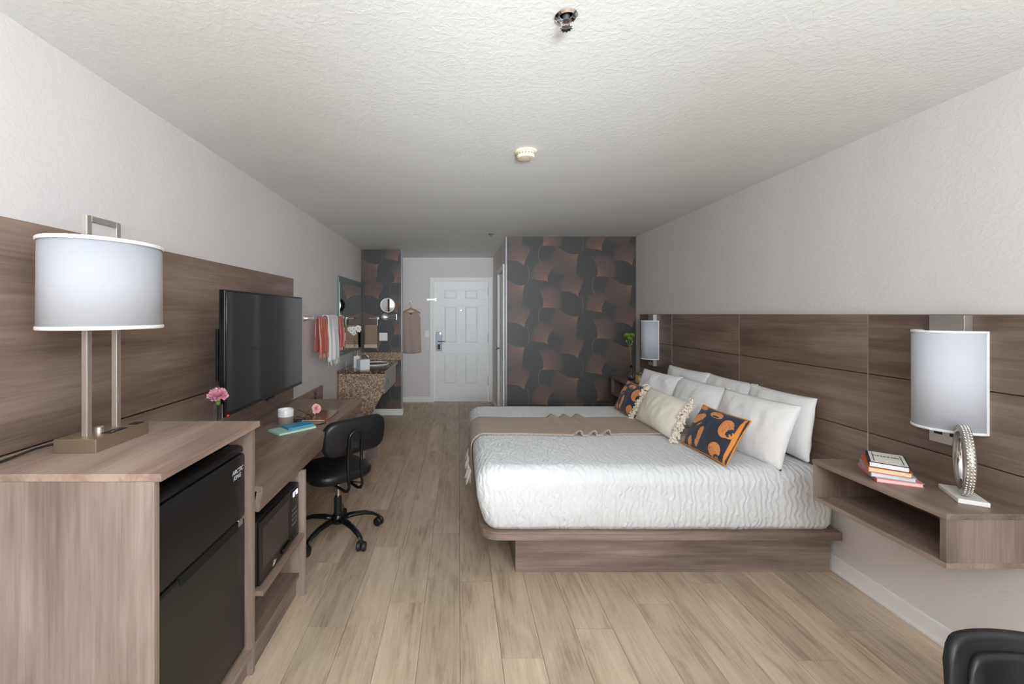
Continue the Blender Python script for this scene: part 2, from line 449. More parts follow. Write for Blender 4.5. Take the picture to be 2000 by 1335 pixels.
M_granite = granite_mat('brown_granite', (S(92, 74, 60), S(142, 116, 96), S(166, 142, 120), S(206, 188, 168)), .30)
M_granite_top = granite_mat('brown_granite_polished', (S(32, 26, 22), S(72, 58, 48), S(98, 80, 66), S(150, 128, 108)), .07)
M_porc = plain('white_porcelain', S(240, 240, 238), .12, var=.01)
M_green = plain('leaf_green', S(110, 142, 62), .6, var=.2)
M_stem = plain('stem_green', S(120, 140, 84), .55, var=.15)
M_mirror = plain('mirror_silver', S(235, 238, 236), .01, 1, var=0)
M_satin = plain('satin_chrome', S(240, 240, 240), .42, 1, var=.01)
M_mirrorframe = plain('frosted_green_mirror_edge', S(122, 140, 133), .35, var=.05)
# ------------------------------------------------------------------ room
XL, XR, Y0, Y1 = -1.443, 2.18, -3.20, 7.18
YB, XB, YN, XN, CH = 5.23, 0.58, 6.27, -0.84, 2.44
fl = struct(MB().box(XL-.1, XR+.1, Y0-.1, Y1+.1, -.08, -.004), 'floor', M_gap)
PW, PLN = .181, 1.22
ncol = int((XR-XL)/PW)+1
for i in range(ncol):
    xa = XL+i*PW; xb = min(xa+PW, XR)
    y = Y0-((i*.43) % 1)*PLN
    while y < Y1:
        ya, yb = max(y, Y0), min(y+PLN, Y1); y += PLN
        lim = xb
        if ya >= YB-.001 and xa >= XB: continue
        if yb > YB and xa >= XB: yb = YB
        if yb-ya < .02 or lim-xa < .02: continue
        e = .0009
        vs = [(xa+e*.3, ya+e*.3, -.004), (lim-e*.3, ya+e*.3, -.004), (lim-e*.3, yb-e*.3, -.004), (xa+e*.3, yb-e*.3, -.004),
              (xa+e, ya+e, 0), (lim-e, ya+e, 0), (lim-e, yb-e, 0), (xa+e, yb-e, 0)]
        MB().add(vs, [(4,5,6,7),(0,1,5,4),(1,2,6,5),(2,3,7,6),(3,0,4,7)]).build('plank', M_floor, fl, flip=False)
struct(MB().box(XL-.12, XR+.12, Y0-.12, Y1+.12, CH, CH+.1), 'ceiling', M_ceil)
struct(MB().box(XL-.12, XL, Y0, Y1, 0, CH), 'wall_left', M_wall)
struct(MB().box(XR, XR+.12, Y0, Y1, 0, CH), 'wall_right', M_wall)
# rear wall (behind the camera) with a wide window
wx0, wx1, wz0, wz1 = -.95, 1.85, .60, 2.25
struct(MB().box(XL, wx0, Y0-.12, Y0, 0, CH).box(wx1, XR, Y0-.12, Y0, 0, CH).box(wx0, wx1, Y0-.12, Y0, 0, wz0).box(wx0, wx1, Y0-.12, Y0, wz1, CH), 'wall_rear', M_wall)
wf = struct(MB().box(wx0, wx0+.05, Y0-.09, Y0-.03, wz0, wz1).box(wx1-.05, wx1, Y0-.09, Y0-.03, wz0, wz1)
            .box(wx0+.05, wx1-.05, Y0-.09, Y0-.03, wz0, wz0+.05).box(wx0+.05, wx1-.05, Y0-.09, Y0-.03, wz1-.05, wz1)
            .box(.43, .48, Y0-.09, Y0-.03, wz0+.05, wz1-.05), 'window_1', M_white)
MB().box(wx0+.05, .43, Y0-.063, Y0-.058, wz0+.05, wz1-.05).build('pane', M_pane, wf)
MB().box(.48, wx1-.05, Y0-.063, Y0-.058, wz0+.05, wz1-.05).build('pane', M_pane, wf)
# entry wall with door opening
dx0, dx1, dz1 = -.428, .508, 2.052
struct(MB().box(XL, dx0, Y1, Y1+.12, 0, CH).box(dx1, XB+.12, Y1, Y1+.12, 0, CH).box(dx0, dx1, Y1, Y1+.12, dz1, CH), 'wall_front', M_wall)
# bathroom block: ginkgo wall facing the bed, and its side wall along the entry with a door opening
by0, by1, bz = 5.46, 6.16, 2.06
wb = struct(MB().box(XB, XR, YB, YB+.12, 0, CH), 'wall_bathroom', M_wall)
MB().box(XB+.010, XR-.0, YB-.002, YB, .0, CH).build('wallpaper', M_paper, wb, label='dark wallpaper of copper-veined ginkgo leaves')
MB().box(XB-.004, XB+.012, YB-.004, YB+.012, 0, CH).build('corner_bead', M_steel, wb, label='bright metal corner bead')
struct(MB().box(XB, XB+.12, YB+.12, by0, 0, CH).box(XB, XB+.12, by1, Y1, 0, CH).box(XB, XB+.12, by0, by1, bz, CH), 'wall_entry_side', M_wall)
# stub wall behind the wash basin
wn = struct(MB().box(XL, XN, YN, YN+.12, 0, CH), 'wall_niche', M_wall)
MB().box(XL, XN-.012, YN-.002, YN, 0, CH).build('wallpaper', M_paper, wn, label='dark wallpaper of copper-veined ginkgo leaves')
MB().box(XN-.012, XN+.003, YN-.004, YN+.012, 0, CH).build('corner_bead', M_steel, wn, label='bright metal corner bead')
# baseboards
def base(name, mb): return struct(mb, name, M_white, bevel=.004)
BH = .092
base('baseboard_right', MB().box(XR-.014, XR, Y0, YB-.002, 0, BH).box(XR-.02, XR-.014, Y0, YB-.002, 0, .018))
base('baseboard_left', MB().box(XL, XL+.014, Y0, YN-.002, 0, BH))
base('baseboard_niche', MB().box(XL+.014, XN+.012, YN-.016, YN-.002, 0, BH).box(XN, XN+.014, YN, YN+.12, 0, BH))
base('baseboard_front', MB().box(XL, -.486, Y1-.014, Y1, 0, BH).box(.566, XB, Y1-.014, Y1, 0, BH))
base('baseboard_bathroom', MB().box(XB+.01, XR-.02, YB-.016, YB-.002, 0, BH))
base('baseboard_entry', MB().box(XB-.014, XB, YB, by0-.06, 0, BH).box(XB-.014, XB, by1+.06, Y1-.014, 0, BH))

# entry door
d1 = bpy.data.objects.new('door_1', None); COL.objects.link(d1); d1.location = ((dx0+dx1)/2, Y1, 0); d1['kind'] = 'structure'; ORIG['door_1'] = Vector(d1.location)
LX0, LX1, LZ0, LZ1 = -.415, .496, .012, 2.040
yd = Y1+.012
cas = MB()
for a, b in ((-.486, dx0+.006), (dx1-.006, .566)):
    cas.box(a, b, Y1-.018, Y1-.0002, 0, 2.105)
cas.box(dx0+.0061, dx1-.0061, Y1-.018, Y1, 2.046, 2.105)
cas.box(dx0, LX0-.003, Y1, Y1+.1, 0, 2.0425).box(LX1+.003, dx1, Y1, Y1+.1, 0, 2.0425).box(dx0, dx1, Y1, Y1+.1, 2.043, dz1)
cas.build('door_frame', M_white, d1, bevel=.004)
px = lambda a: (a-896)/115.6
pz = lambda y: H0-(y-613)/115.6
rows = ((564.5, 585), (597, 671), (691, 751)); cols_ = ((866, 894), (906.5, 934.5))
leaf = MB().box(LX0, LX1, yd+.010, yd+.034, LZ0, LZ1)
zs = [LZ1]+[pz(v) for r in rows for v in r]+[LZ0]; xs = [LX0]+[px(v) for c in cols_ for v in c]+[LX1]
for i in range(0, 8, 2): leaf.box(LX0, LX1, yd, yd+.012, zs[i+1], zs[i])
for i in range(0, 6, 2):
    for r in rows: leaf.box(xs[i], xs[i+1], yd, yd+.012, pz(r[1]), pz(r[0]))
lf = leaf.build('door_leaf', M_door, d1, bevel=.003)
for r in rows:
    for c in cols_:
        a0, a1, b0, b1 = px(c[0])+.006, px(c[1])-.006, pz(r[1])+.006, pz(r[0])-.006; k = .036
        MB().add([(a0, yd+.012, b0), (a1, yd+.012, b0), (a1, yd+.012, b1), (a0, yd+.012, b1), (a0+k, yd+.002, b0+k), (a1-k, yd+.002, b0+k), (a1-k, yd+.002, b1-k), (a0+k, yd+.002, b1-k)],
                 [(4,5,6,7),(0,1,5,4),(1,2,6,5),(2,3,7,6),(3,0,4,7)]).build('door_panel', M_door, lf)
lk = MB().box(px(851.5), px(863), yd-.022, yd, pz(685), pz(648)).build('lock_plate', M_steel, d1, bevel=.004)
MB().tube([(px(856.5), yd-.02, pz(666)), (px(856.5), yd-.06, pz(666)), (px(858), yd-.066, pz(666)), (px(869.5), yd-.066, pz(666))], .010).build('door_handle', M_chrome, lk, smooth='auto')
MB().box(px(858.5), px(862), yd-.026, yd-.022, pz(653), pz(648.5)).build('card_reader', M_chrome, lk, bevel=.002)
MB().box(px(854.5), px(860), yd-.024, yd-.022, pz(682), pz(672)).build('card_slot', M_blkm, lk)
for y in (570, 660, 744): MB().box(LX1-.002, LX1+.012, yd-.008, yd+.01, pz(y+9), pz(y-9)).build('hinge', M_steel, d1, bevel=.002)
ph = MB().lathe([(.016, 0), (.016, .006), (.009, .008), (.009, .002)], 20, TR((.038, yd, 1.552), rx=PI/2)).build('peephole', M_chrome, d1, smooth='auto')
MB().lathe([(.0105, 0), (.009, .003), (.001, .0045)], 16, TR((.038, yd-.003, 1.552), rx=PI/2)).build('lens', plain('peephole_glow', (1, 1, 1, 1), .2, emit=((1, 1, 1, 1), 18)), ph, smooth=True, label='lens with bright spot made by emission')  # bright glint on the lens put in as emission, no lamp behind it
sw = MB().box(px(849.5), px(852.5), yd-.02, yd, pz(588), pz(581)).build('door_guard', M_chrome, d1, bevel=.002)
MB().box(px(834), px(850), Y1-.034, Y1-.026, pz(586), pz(583.5)).box(px(834), px(838), Y1-.03, Y1-.018, pz(587), pz(583)).build('guard_bar', M_chrome, sw)
# bathroom door (closed, in the side wall of the entry)
d2 = bpy.data.objects.new('door_2', None); COL.objects.link(d2); d2.location = (XB, (by0+by1)/2, 0); d2['kind'] = 'structure'; ORIG['door_2'] = Vector(d2.location)
MB().box(XB-.018, XB, by0-.065, by0+.004, 0, 2.125).box(XB-.018, XB, by1-.004, by1+.065, 0, 2.125).box(XB-.018, XB, by0+.0042, by1-.0042, 2.056, 2.125)\
    .box(XB+.0005, XB+.1, by0, by0+.012, 0, bz).box(XB+.0005, XB+.1, by1-.012, by1, 0, bz).build('door_frame', M_white, d2, bevel=.003)
l2 = MB().box(XB+.015, XB+.05, by0+.014, by1-.014, .012, bz-.004).build('door_leaf', M_door, d2, bevel=.003)
MB().lathe([(.030, 0), (.030, .006), (.012, .010), (.012, .030), (.026, .040), (.030, .052), (.024, .064), (.004, .068)], 20, TR((XB+.015, by1-.075, 1.0), ry=-PI/2)).build('door_knob', M_chrome, l2, smooth='auto')
for z in (.35, 1.05, 1.85): MB().box(XB-.001, XB+.016, by0+.006, by0+.018, z-.045, z+.045).build('hinge', M_steel, d2)

# ------------------------------------------------------------------ left wall panelling, cabinet, desk, bench
t = thing('wall_panel', 'wood-grain laminate panel on the left wall behind lamp and television', 'wall panel', (-1.426, 1.5, .77))
MB().box(-1.443, -1.410, -.60, 3.63, 1.052, 1.790).build('panel', M_woodPL, t, bevel=.0015)
MB().box(-1.443, -1.410, -.60, 3.63, .772, 1.046).build('panel', M_woodPL, t, bevel=.0015)
MB().box(-1.443, -1.424, -.60, 3.63, 1.046, 1.052).build('joint_strip', M_blkm, t)

cy0, cy1 = 1.185, 1.773
t = thing('refrigerator_cabinet', 'tall wood-grain cabinet in the left foreground housing a black refrigerator', 'cabinet', (-1.13, 1.48, 0))
MB().box(-1.410, -.830, cy0, cy1+.002, 1.020, 1.042).build('cabinet_top', M_woodTop, t, bevel=.0015)
MB().box(-1.405, -.850, cy0+.001, cy0+.0225, 0, 1.0195).build('side_panel', M_woodZ, t, bevel=.001)
MB().box(-1.405, -.850, cy1-.0225, cy1, 0, 1.0195).build('side_panel', M_woodZ, t, bevel=.001)
MB().box(-1.405, -1.395, cy0+.0225, cy1-.0225, .1, 1.0195).build('back_panel', M_woodY, t)
MB().box(-1.395, -.852, cy0+.0225, cy1-.0225, .085, .105).build('bottom_shelf', M_woodY, t)
MB().box(-.890, -.872, cy0+.0225, cy1-.0225, 0, .085).build('kick_board', M_woodY, t)

fy0, fy1, fxF = cy0+.030, cy1-.034, -.876
t = thing('mini_refrigerator', 'black two-door mini refrigerator inside the wood-grain cabinet', 'refrigerator', (-1.12, 1.48, .106))
MB().box(-1.36, fxF-.052, fy0+.002, fy1-.002, .112, .955).build('body', M_blkm, t, bevel=.006)
top = MB()
top.prism([(-1.36, .955), (fxF-.03, .955), (fxF-.012, .950), (fxF-.006, .940), (fxF-.006, .928), (fxF-.05, .926), (-1.36, .926)], 'Y', fy0, fy1)
top.build('top_cover', M_blk, t, bevel=.003)
pts = [(fxF-.05, .664), (fxF-.004, .664), (fxF, .672), (fxF, .912), (fxF-.006, .921), (fxF-.05, .921)]
fz = MB().prism(pts, 'Y', fy0, fy1).build('freezer_door', M_fridge, t, bevel=.003)
pts = [(fxF-.05, .122), (fxF-.004, .122), (fxF, .130), (fxF, .648), (fxF-.004, .656), (fxF-.05, .656)]
fd = MB().prism(pts, 'Y', fy0, fy1).build('refrigerator_door', M_fridge, t, bevel=.003)
MB().box(fxF-.012, fxF+.003, fy0+.12, fy1-.055, .632, .663).build('handle_recess', plain('black_recess', S(6, 6, 6), .7), fd, bevel=.002)
MB().box(-.885, -.874, fy1-.052, fy1-.018, .640, .668).build('hinge', M_chrome, fd, bevel=.003)
for yy in (fy0+.05, fy1-.05):
    for xx in (-.95, -1.3): MB().lathe([(.018, 0), (.018, .012)], 12, c=(xx, yy, .1055)).build('foot', M_blkm, t)
M_logo = plain('pale_print', S(190, 190, 192), .5)
def face_px(y, x, z): return basis((0, 1, 0), (0, 0, 1), (1, 0, 0), (x, y, z))     # text on a surface facing +X, read along +Y
text('logo_text', 'ARCTIC', .023, M_logo, fz, face_px(fy1-.056, fxF+.0006, .868), shear=.3, bold=.0004)
text('logo_text', 'KING', .023, M_logo, fz, face_px(fy1-.060, fxF+.0006, .845), shear=.3, bold=.0004)

dz = .768
t = thing('desk', 'long wood-grain desk along the left wall with deep front apron', 'desk', (-1.13, 2.7, 0))
MB().box(-1.410, -.820, 1.776, 3.60, dz-.022, dz).build('desktop', M_woodY, t, bevel=.0015)
MB().prism([(-.845, dz-.022), (-.820, dz-.022), (-.836, .661), (-.858, .661)], 'Y', 1.776, 3.60).build('apron', M_woodY, t, bevel=.001)
MB().box(-1.405, -.815, 2.250, 2.271, 0, dz-.108).box(-1.405, -.860, 2.250, 2.271, dz-.108, dz-.022).build('divider_panel', M_woodZ, t, bevel=.001)
MB().box(-1.405, -.800, 3.545, 3.566, 0, dz-.108).box(-1.405, -.860, 3.545, 3.566, dz-.108, dz-.022).build('end_panel', M_woodZ, t, bevel=.001)
MB().box(-1.405, -.818, 1.776, 2.250, .310, .332).build('shelf', M_woodY, t, bevel=.001)
MB().box(-1.405, -.845, 1.776, 2.250, .100, .120).build('bottom_shelf', M_woodY, t, bevel=.001)
MB().box(-.880, -.862, 1.776, 2.250, 0, .100).build('kick_board', M_woodY, t)
MB().box(-1.405, -1.395, 1.776, 2.250, .120, .64).build('back_panel', M_woodY, t)

t = thing('microwave', 'black microwave oven on the open shelf under the desk', 'microwave', (-1.0, 2.01, .332))
my0, my1, mx = 1.786, 2.226, -.838
MB().box(-1.22, mx-.012, my0, my1, .340, .612).build('housing', M_blkm, t, bevel=.004)
dr = MB().box(mx-.012, mx, my0+.002, my0+.325, .342, .610).build('oven_door', M_blk, t, bevel=.002)
MB().box(mx, mx+.0012, my0+.030, my0+.300, .395, .575).build('door_window', plain('oven_window', S(58, 52, 48), .12), dr)
MB().box(mx, mx+.010, my0+.225, my0+.318, .352, .372).build('handle', M_blk, dr, bevel=.003)
MB().prism([(my0+.128, .352), (my0+.137, .352), (my0+.150, .372), (my0+.141, .372)], 'X', mx, mx+.0008).prism([(my0+.141, .352), (my0+.148, .352), (my0+.164, .366), (my0+.157, .368)], 'X', mx, mx+.0008).build('brand_mark', M_logo, dr, kind='stuff', label='small pale slanted mark')
cp = MB().box(mx-.012, mx, my0+.329, my1-.002, .342, .610).build('control_panel', M_blk, t, bevel=.002)
ds = MB().box(mx, mx+.001, my0+.345, my1-.018, .555, .592).build('display', plain('display_dark', S(12, 12, 20), .2), cp)
M_digit = plain('display_digits', S(190, 190, 255), .4, emit=(S(200, 200, 255), 9))
def seg7(mb, d, y, z, h, x):
    wd, tk = h*.55, h*.14
    on = {'0': 'abcdef', '1': 'bc', '2': 'abged', '7': 'abc', '4': 'fgbc'}[d]
    R_ = {'a': (0, wd, h-tk, h), 'g': (0, wd, h/2-tk/2, h/2+tk/2), 'd': (0, wd, 0, tk), 'f': (0, tk, h/2, h), 'b': (wd-tk, wd, h/2, h), 'e': (0, tk, 0, h/2), 'c': (wd-tk, wd, 0, h/2)}
    for c in on:
        a, b, e, f = R_[c]; mb.box(x, x+.0005, y+a, y+b, z+e, z+f)
mb = MB()
for k, d in enumerate('1270'): seg7(mb, d, my0+.352+k*.017+(.004 if k > 1 else 0), .562, .022, mx+.001)
mb.build('digits', M_digit, ds, label='pale blue lit clock digits')
for r in range(4):
    for c in range(3):
        MB().box(mx, mx+.0012, my0+.350+c*.022, my0+.366+c*.022, .420+r*.024, .432+r*.024).build('button', plain('key_print', S(92, 92, 94), .5) if (r+c) == 0 else bpy.data.materials['key_print'], cp)
MB().box(mx, mx+.002, my0+.352, my0+.402, .352, .374).build('start_button', M_blkm, cp, bevel=.001)
for yy in (my0+.04, my1-.04):
    for xx in (-.90, -1.18): MB().lathe([(.012, 0), (.012, .008)], 10, c=(xx, yy, .332)).build('foot', M_blkm, t)

t = thing('luggage_bench', 'low wood-grain luggage bench against the left wall beyond the desk', 'bench', (-1.12, 4.0, 0))
MB().box(-1.41, -.80, 3.66, 4.40, .37, .40).build('bench_top', M_woodY, t, bevel=.0015)
MB().box(-1.443, -1.418, 3.66, 4.44, .40, .745).build('back_panel', M_woodY, t, bevel=.0015)
for y in (3.66, 4.378): MB().box(-1.40, -.81, y, y+.022, 0, .37).build('side_panel', M_woodZ, t)
MB().box(-.835, -.82, 3.682, 4.378, .26, .37).build('front_rail', M_woodY, t)
op = MB().box(-1.418, -1.413, 4.16, 4.23, .62, .735).build('outlet_plate', plain('brown_plate', S(122, 90, 70), .4), t, bevel=.001)
for z in (.655, .70): MB().box(-1.413, -1.4115, 4.18, 4.21, z-.012, z+.012).build('socket', M_blkm, op)

# ------------------------------------------------------------------ table lamp
t = thing('table_lamp', 'brushed nickel table lamp with oval white shade on the refrigerator cabinet', 'lamp', (-1.232, 1.478, 1.0425))
bz0, bz1 = 1.0425, 1.086
bs = MB().box(-1.300, -1.163, 1.362, 1.593, bz0, bz1).build('lamp_base', M_nickelY, t, bevel=.0012)
def sq(mb, x, y, z0, z1, h=.0095): return mb.box(x-h, x+h, y-h, y+h, z0, z1)
for y in (1.405, 1.526): sq(MB(), -1.230, y, bz1, 1.815).build('post', M_nickel, t, bevel=.001)
MB().box(-1.2395, -1.2205, 1.4145, 1.5165, 1.796, 1.815).build('top_bar', M_nickel, t, bevel=.001)
for y in (1.452, 1.488, 1.568):
    sp = MB().box(-1.205, -1.172, y-.020, y+.016, bz1, bz1+.0015).build('outlet', M_blkm, bs)
    MB().box(-1.196, -1.193, y-.008, y+.006, bz1+.0015, bz1+.002).box(-1.184, -1.181, y-.008, y+.006, bz1+.0015, bz1+.002).build('slot', M_chrome, sp)
MB().lathe([(.013, 0), (.013, .016), (.011, .018)], 18, c=(-1.232, 1.455, bz1)).build('switch_knob', M_nickel, bs, smooth='auto')
def oval(a, b, c, zs, n=56):
    return [[(c[0]+(b+i)*math.cos(2*PI*j/n), c[1]+(a+i)*math.sin(2*PI*j/n), z) for j in range(n)] for z, i in zs]
sc_c = (-1.2225, 1.467)
sh = MB().loft(oval(.184, .154, sc_c, [(1.440, 0), (1.729, -.002)]), cap=False).build('lamp_shade', M_shade, t, smooth=True, solid=.003)
for z0 in (1.438, 1.720):
    MB().loft(oval(.1865, .1565, sc_c, [(z0, -.001), (z0+.002, .001), (z0+.009, .001), (z0+.011, -.001)]), cap=False).build('shade_trim', M_trimw, sh, smooth=True, solid=.003)
for s_ in (-1, 1): MB().tube([(-1.230, 1.4655+s_*.052, 1.70), (-1.2225, 1.467+s_*.181, 1.70)], .003, 6).build('spider_arm', M_nickel, sh)
mb = MB().box(-1.2395, -1.2205, 1.4145, 1.5165, 1.50, 1.512); mb.lathe([(.02, 0), (.02, .05), (.016, .055), (.028, .09), (.032, .125), (.02, .155), (.004, .16)], 16, c=(-1.230, 1.4655, 1.512))
mb.build('bulb', plain('frosted_bulb', S(240, 238, 230), .5), t, smooth='auto')
MB().tube([(-1.300, 1.42, 1.060), (-1.33, 1.41, 1.061), (-1.355, 1.36, 1.057), (-1.366, 1.25, 1.0465), (-1.372, 1.10, 1.0462), (-1.376, 1.187, 1.0462)][:4]+[(-1.385, 1.192, 1.0465)], .004, 8).build('power_cord', M_blkm, t, smooth=True)

# ------------------------------------------------------------------ television
t = thing('television', 'large flat black television on the wall panel above the desk', 'television', (-1.19, 2.655, .967))
tx = -1.172
MB().box(tx-.030, tx, 2.13, 3.18, .967, 1.612).build('bezel', M_blk, t, bevel=.004)
MB().box(tx, tx+.0012, 2.142, 3.168, .990, 1.600).build('screen', M_tv, t)
MB().box(tx-.075, tx-.030, 2.20, 3.11, 1.0, 1.42).build('rear_housing', M_blkm, t, bevel=.012)
MB().box(-1.41, -1.395, 2.46, 2.86, 1.10, 1.40).box(-1.395, tx-.075, 2.60, 2.64, 1.18, 1.32).box(-1.395, tx-.075, 2.70, 2.74, 1.18, 1.32).build('wall_mount', M_blkm, t, bevel=.003)
MB().box(tx-.02, tx+.004, 2.60, 2.70, .958, .968).build('sensor_bar', M_blk, t, bevel=.002)
MB().box(tx-.006, tx+.0018, 2.15, 2.165, .972, .976).build('standby_light', plain('standby_red', S(200, 30, 20), .3, emit=(S(255, 30, 15), 3)), t)
# ------------------------------------------------------------------ flowers
def carnation(mb, c, R, tilt=None, seed=1, flat=.75, np=46):
    rnd = random.Random(seed); M0 = TR(c) @ (tilt or Matrix())
    for k in range(np):
        f = (k+.5)/np; el = (f**.7)*1.45-.05; az = k*2.39996
        L = R*rnd.uniform(.86, 1.06); wd = R*.75*rnd.uniform(.8, 1.2); ph = rnd.uniform(0, 6)
        def fn(u, v, el=el, L=L, wd=wd, ph=ph):
            a = (u-.5); r = v*L
            y = a*wd*(.25+v*.9); fr = v*v*R*.10*math.sin(a*22+ph)
            lift = r*math.sin(el)*flat+fr*math.cos(el)-.10*R*v*v*math.cos(el)
            return (r*math.cos(el)+fr*math.sin(el), y, lift+R*.06)
        mb.grid(fn, 6, 4, M0 @ Matrix.Rotation(az, 4, 'Z'))
    return mb
M_pink = plain('carnation_pink', S(240, 172, 188), .7, var=.12, sheen=.2)
M_pink2 = plain('carnation_peach_pink', S(246, 192, 182), .7, var=.12, sheen=.2)
vx, vy = -1.150, 2.030
t = thing('bud_vase', 'tall slim clear glass bud vase standing on the desk behind the cabinet', 'vase', (vx, vy, dz))
MB().lathe([(.019, 0), (.021, .004), (.020, .29), (.0185, .29), (.0185, .014), (.001, .012)], 24, c=(vx, vy, dz)).build('vase_glass', M_glass, t, smooth='auto')
t = thing('carnation', 'pink carnation standing in the slim glass bud vase', 'flower', (vx, vy, dz+.03))
zf = 1.085
MB().tube([(vx+.004, vy, dz+.03), (vx-.003, vy, dz+.18), (vx, vy, zf)], [.0035, .003, .003], 8).build('stem', M_stem, t, smooth=True)
MB().lathe([(.004, -.035), (.011, -.025), (.012, -.005), (.017, .006)], 12, c=(vx, vy, zf)).build('calyx', M_green, t, smooth=True)
carnation(MB(), (vx, vy, zf+.004), .046, TR((0, 0, 0), rx=.25), seed=3, flat=.95, np=64).build('petals', M_pink, t, smooth=True, flip=False)
for k, (z, a) in enumerate(((dz+.20, .4), (dz+.25, 3.2))):
    MB().grid(lambda u, v: (v*.05*math.cos(a)-(u-.5)*.007*(1-v)*math.sin(a)+vx, v*.05*math.sin(a)+(u-.5)*.007*(1-v)*math.cos(a)+vy, z+v*.05-v*v*.02), 2, 5).build('leaf', M_green, t, smooth=True, flip=False)

# ------------------------------------------------------------------ things on the desk
E_ = .0003
t = thing('candle', 'two-tone candle jar, white above taupe, on the desk', 'candle', (-1.14, 2.79, dz))
cx_, cy_ = -1.14, 2.80
MB().lathe([(.048, 0), (.050, .003), (.050, .050)], 32, c=(cx_, cy_, dz+E_)).build('lower_jar', plain('taupe_stoneware', S(150, 132, 116), .6), t, smooth='auto')
MB().lathe([(.050, .050), (.050, .092), (.048, .095), (.046, .092), (.046, .070), (.002, .070)], 32, c=(cx_, cy_, dz+E_), cap=False).build('upper_jar', M_porc, t, smooth='auto', label='white upper band and rim')
MB().lathe([(.0455, .0705), (.0455, .076), (.002, .075)], 24, c=(cx_, cy_, dz+E_)).build('wax', plain('wax', S(238, 230, 212), .5), t, smooth='auto')
MB().cyl((cx_, cy_, dz+.075), (cx_+.002, cy_, dz+.086), .0015, n=6).build('wick', M_blkm, t)

def book(name, label, cat, corners_c, rz, wd, h, th, cover, pages, group=None, spine='left', z0=0):
    """closed book: wd along local x, h along local y, spine on local -x"""
    t = thing(name, label, cat, (corners_c[0], corners_c[1], z0), group, rotz=rz)
    b = .0022
    MB().box(-wd/2, wd/2, -h/2, h/2, 0, b).box(-wd/2, wd/2, -h/2, h/2, th-b, th).box(-wd/2, -wd/2+b, -h/2, h/2, b, th-b).build('cover', cover, t, local=True, bevel=.0006)
    MB().box(-wd/2+b, wd/2-.004, -h/2+.004, h/2-.004, b, th-b).build('pages', pages, t, local=True)
    return t
M_pages = plain('paper_pages', S(236, 230, 218), .85)
a_n = math.atan2(2.686-2.507, -.906+1.063)
M_mint = plain('mint_cover', S(168, 216, 196), .55); M_blue = plain('teal_blue_cover', S(52, 138, 178), .5)
book('notebook', 'mint green notebook lying lowest beside the candle on the desk', 'notebook', (-1.034, 2.648), a_n, .242, .145, .012, M_mint, plain('mint_pages', S(200, 232, 220), .8), z0=dz+E_)
book('notebook', 'smaller teal blue notebook lying on top of the mint one', 'notebook', (-1.016, 2.682), a_n-.05, .165, .105, .012, M_blue, plain('blue_pages', S(96, 168, 202), .8), z0=dz+.0126)
t = thing('eyeglasses', 'folded black eyeglasses lying between the candle and blue notebook', 'eyeglasses', (-1.04, 2.84, dz), rotz=.75)
for s_ in (-1, 1):
    MB().tube([(s_*.034+.026*math.cos(2*PI*k/18), 0, .021+.020*math.sin(2*PI*k/18)) for k in range(18)], .0022, 6, closed=True).build('rim', M_blkm, t, local=True, smooth=True)
    MB().lathe([(.025, -.0006), (.025, .0006)], 18, TR((s_*.034, 0, .021), rx=PI/2) @ Matrix.Diagonal((1, .77, 1, 1))).build('lens', M_glass, t, local=True)
MB().tube([(-.009, 0, .026), (0, 0, .029), (.009, 0, .026)], .002, 6).build('bridge', M_blkm, t, local=True)
for s_ in (-1, 1): MB().tube([(s_*.061, 0, .026), (s_*.060, .008, .025), (-s_*.050, .016+.006*s_, .010), (-s_*.062, .016+.006*s_, .003)], .0018, 6).build('temple', M_blkm, t, local=True, smooth=True)
def P(x, y, Z):      # point of the photo on the level Z
    s = (y-613)/(H0-Z); return Vector(((x-896)/s, 830/s, Z))
a, b = P(609, 833, dz), P(640, 825, dz)
mb = MB(); d_ = (b-a).normalized()
t = thing('pencil', 'thin dark pencil lying in front of the copper tablet', 'pencil', tuple(a))
MB().cyl(a+Vector((0, 0, .0035)), b+Vector((0, 0, .0035))-d_*.012, .0033, n=6).build('barrel', M_blkm, t)
MB().cyl(b+Vector((0, 0, .0035))-d_*.012, b+Vector((0, 0, .0035)), .0033, .0006, n=6).build('tip', plain('bare_wood', S(206, 172, 128), .7), t)
a, b = P(511, 831.5, dz), P(540, 820, dz); d_ = (b-a).normalized()
t = thing('pen', 'slim pale gold pen lying behind the cabinet on the desk', 'pen', tuple(a))
M_gold = plain('pale_gold', S(214, 192, 150), .25, 1)
MB().cyl(a+Vector((0, 0, .004)), b+Vector((0, 0, .004)), .004, n=10).build('barrel', M_gold, t, smooth='auto')
MB().cyl(a+Vector((0, 0, .004))-d_*.012, a+Vector((0, 0, .004)), .0008, .004, n=10).build('tip', M_chrome, t, smooth='auto')
MB().box(-.0012, .0012, -.0, .04, .008, .0092, basis((d_.y, -d_.x, 0), tuple(d_), (0, 0, 1), tuple(b-d_*.042))).build('clip', M_gold, t)
q = [P(583, 823, dz), P(648, 824, dz), P(656, 801, dz), P(594, 803, dz)]
cT = (q[0]+q[1]+q[2]+q[3])/4; aT = math.atan2((q[1]-q[0]).y, (q[1]-q[0]).x); wT = (q[1]-q[0]).length; hT = (q[3]-q[0]).length
aT = .02; wT = .225; hT = .30
t = thing('tablet', 'copper-coloured tablet in shiny case lying on the desk under a carnation', 'tablet', (cT.x, cT.y, dz+E_), rotz=aT)
def rbox(mb, w_, h_, r, z0, z1): return mb.loft([[(x, y, z0) for x, y in rrect(w_, h_, r)], [(x, y, z1) for x, y in rrect(w_, h_, r)]])
M_copper = plain('copper_case', S(128, 88, 70), .16, .35)
rbox(MB(), wT, hT, .012, 0, .009).build('case', M_copper, t, local=True, bevel=.0015)
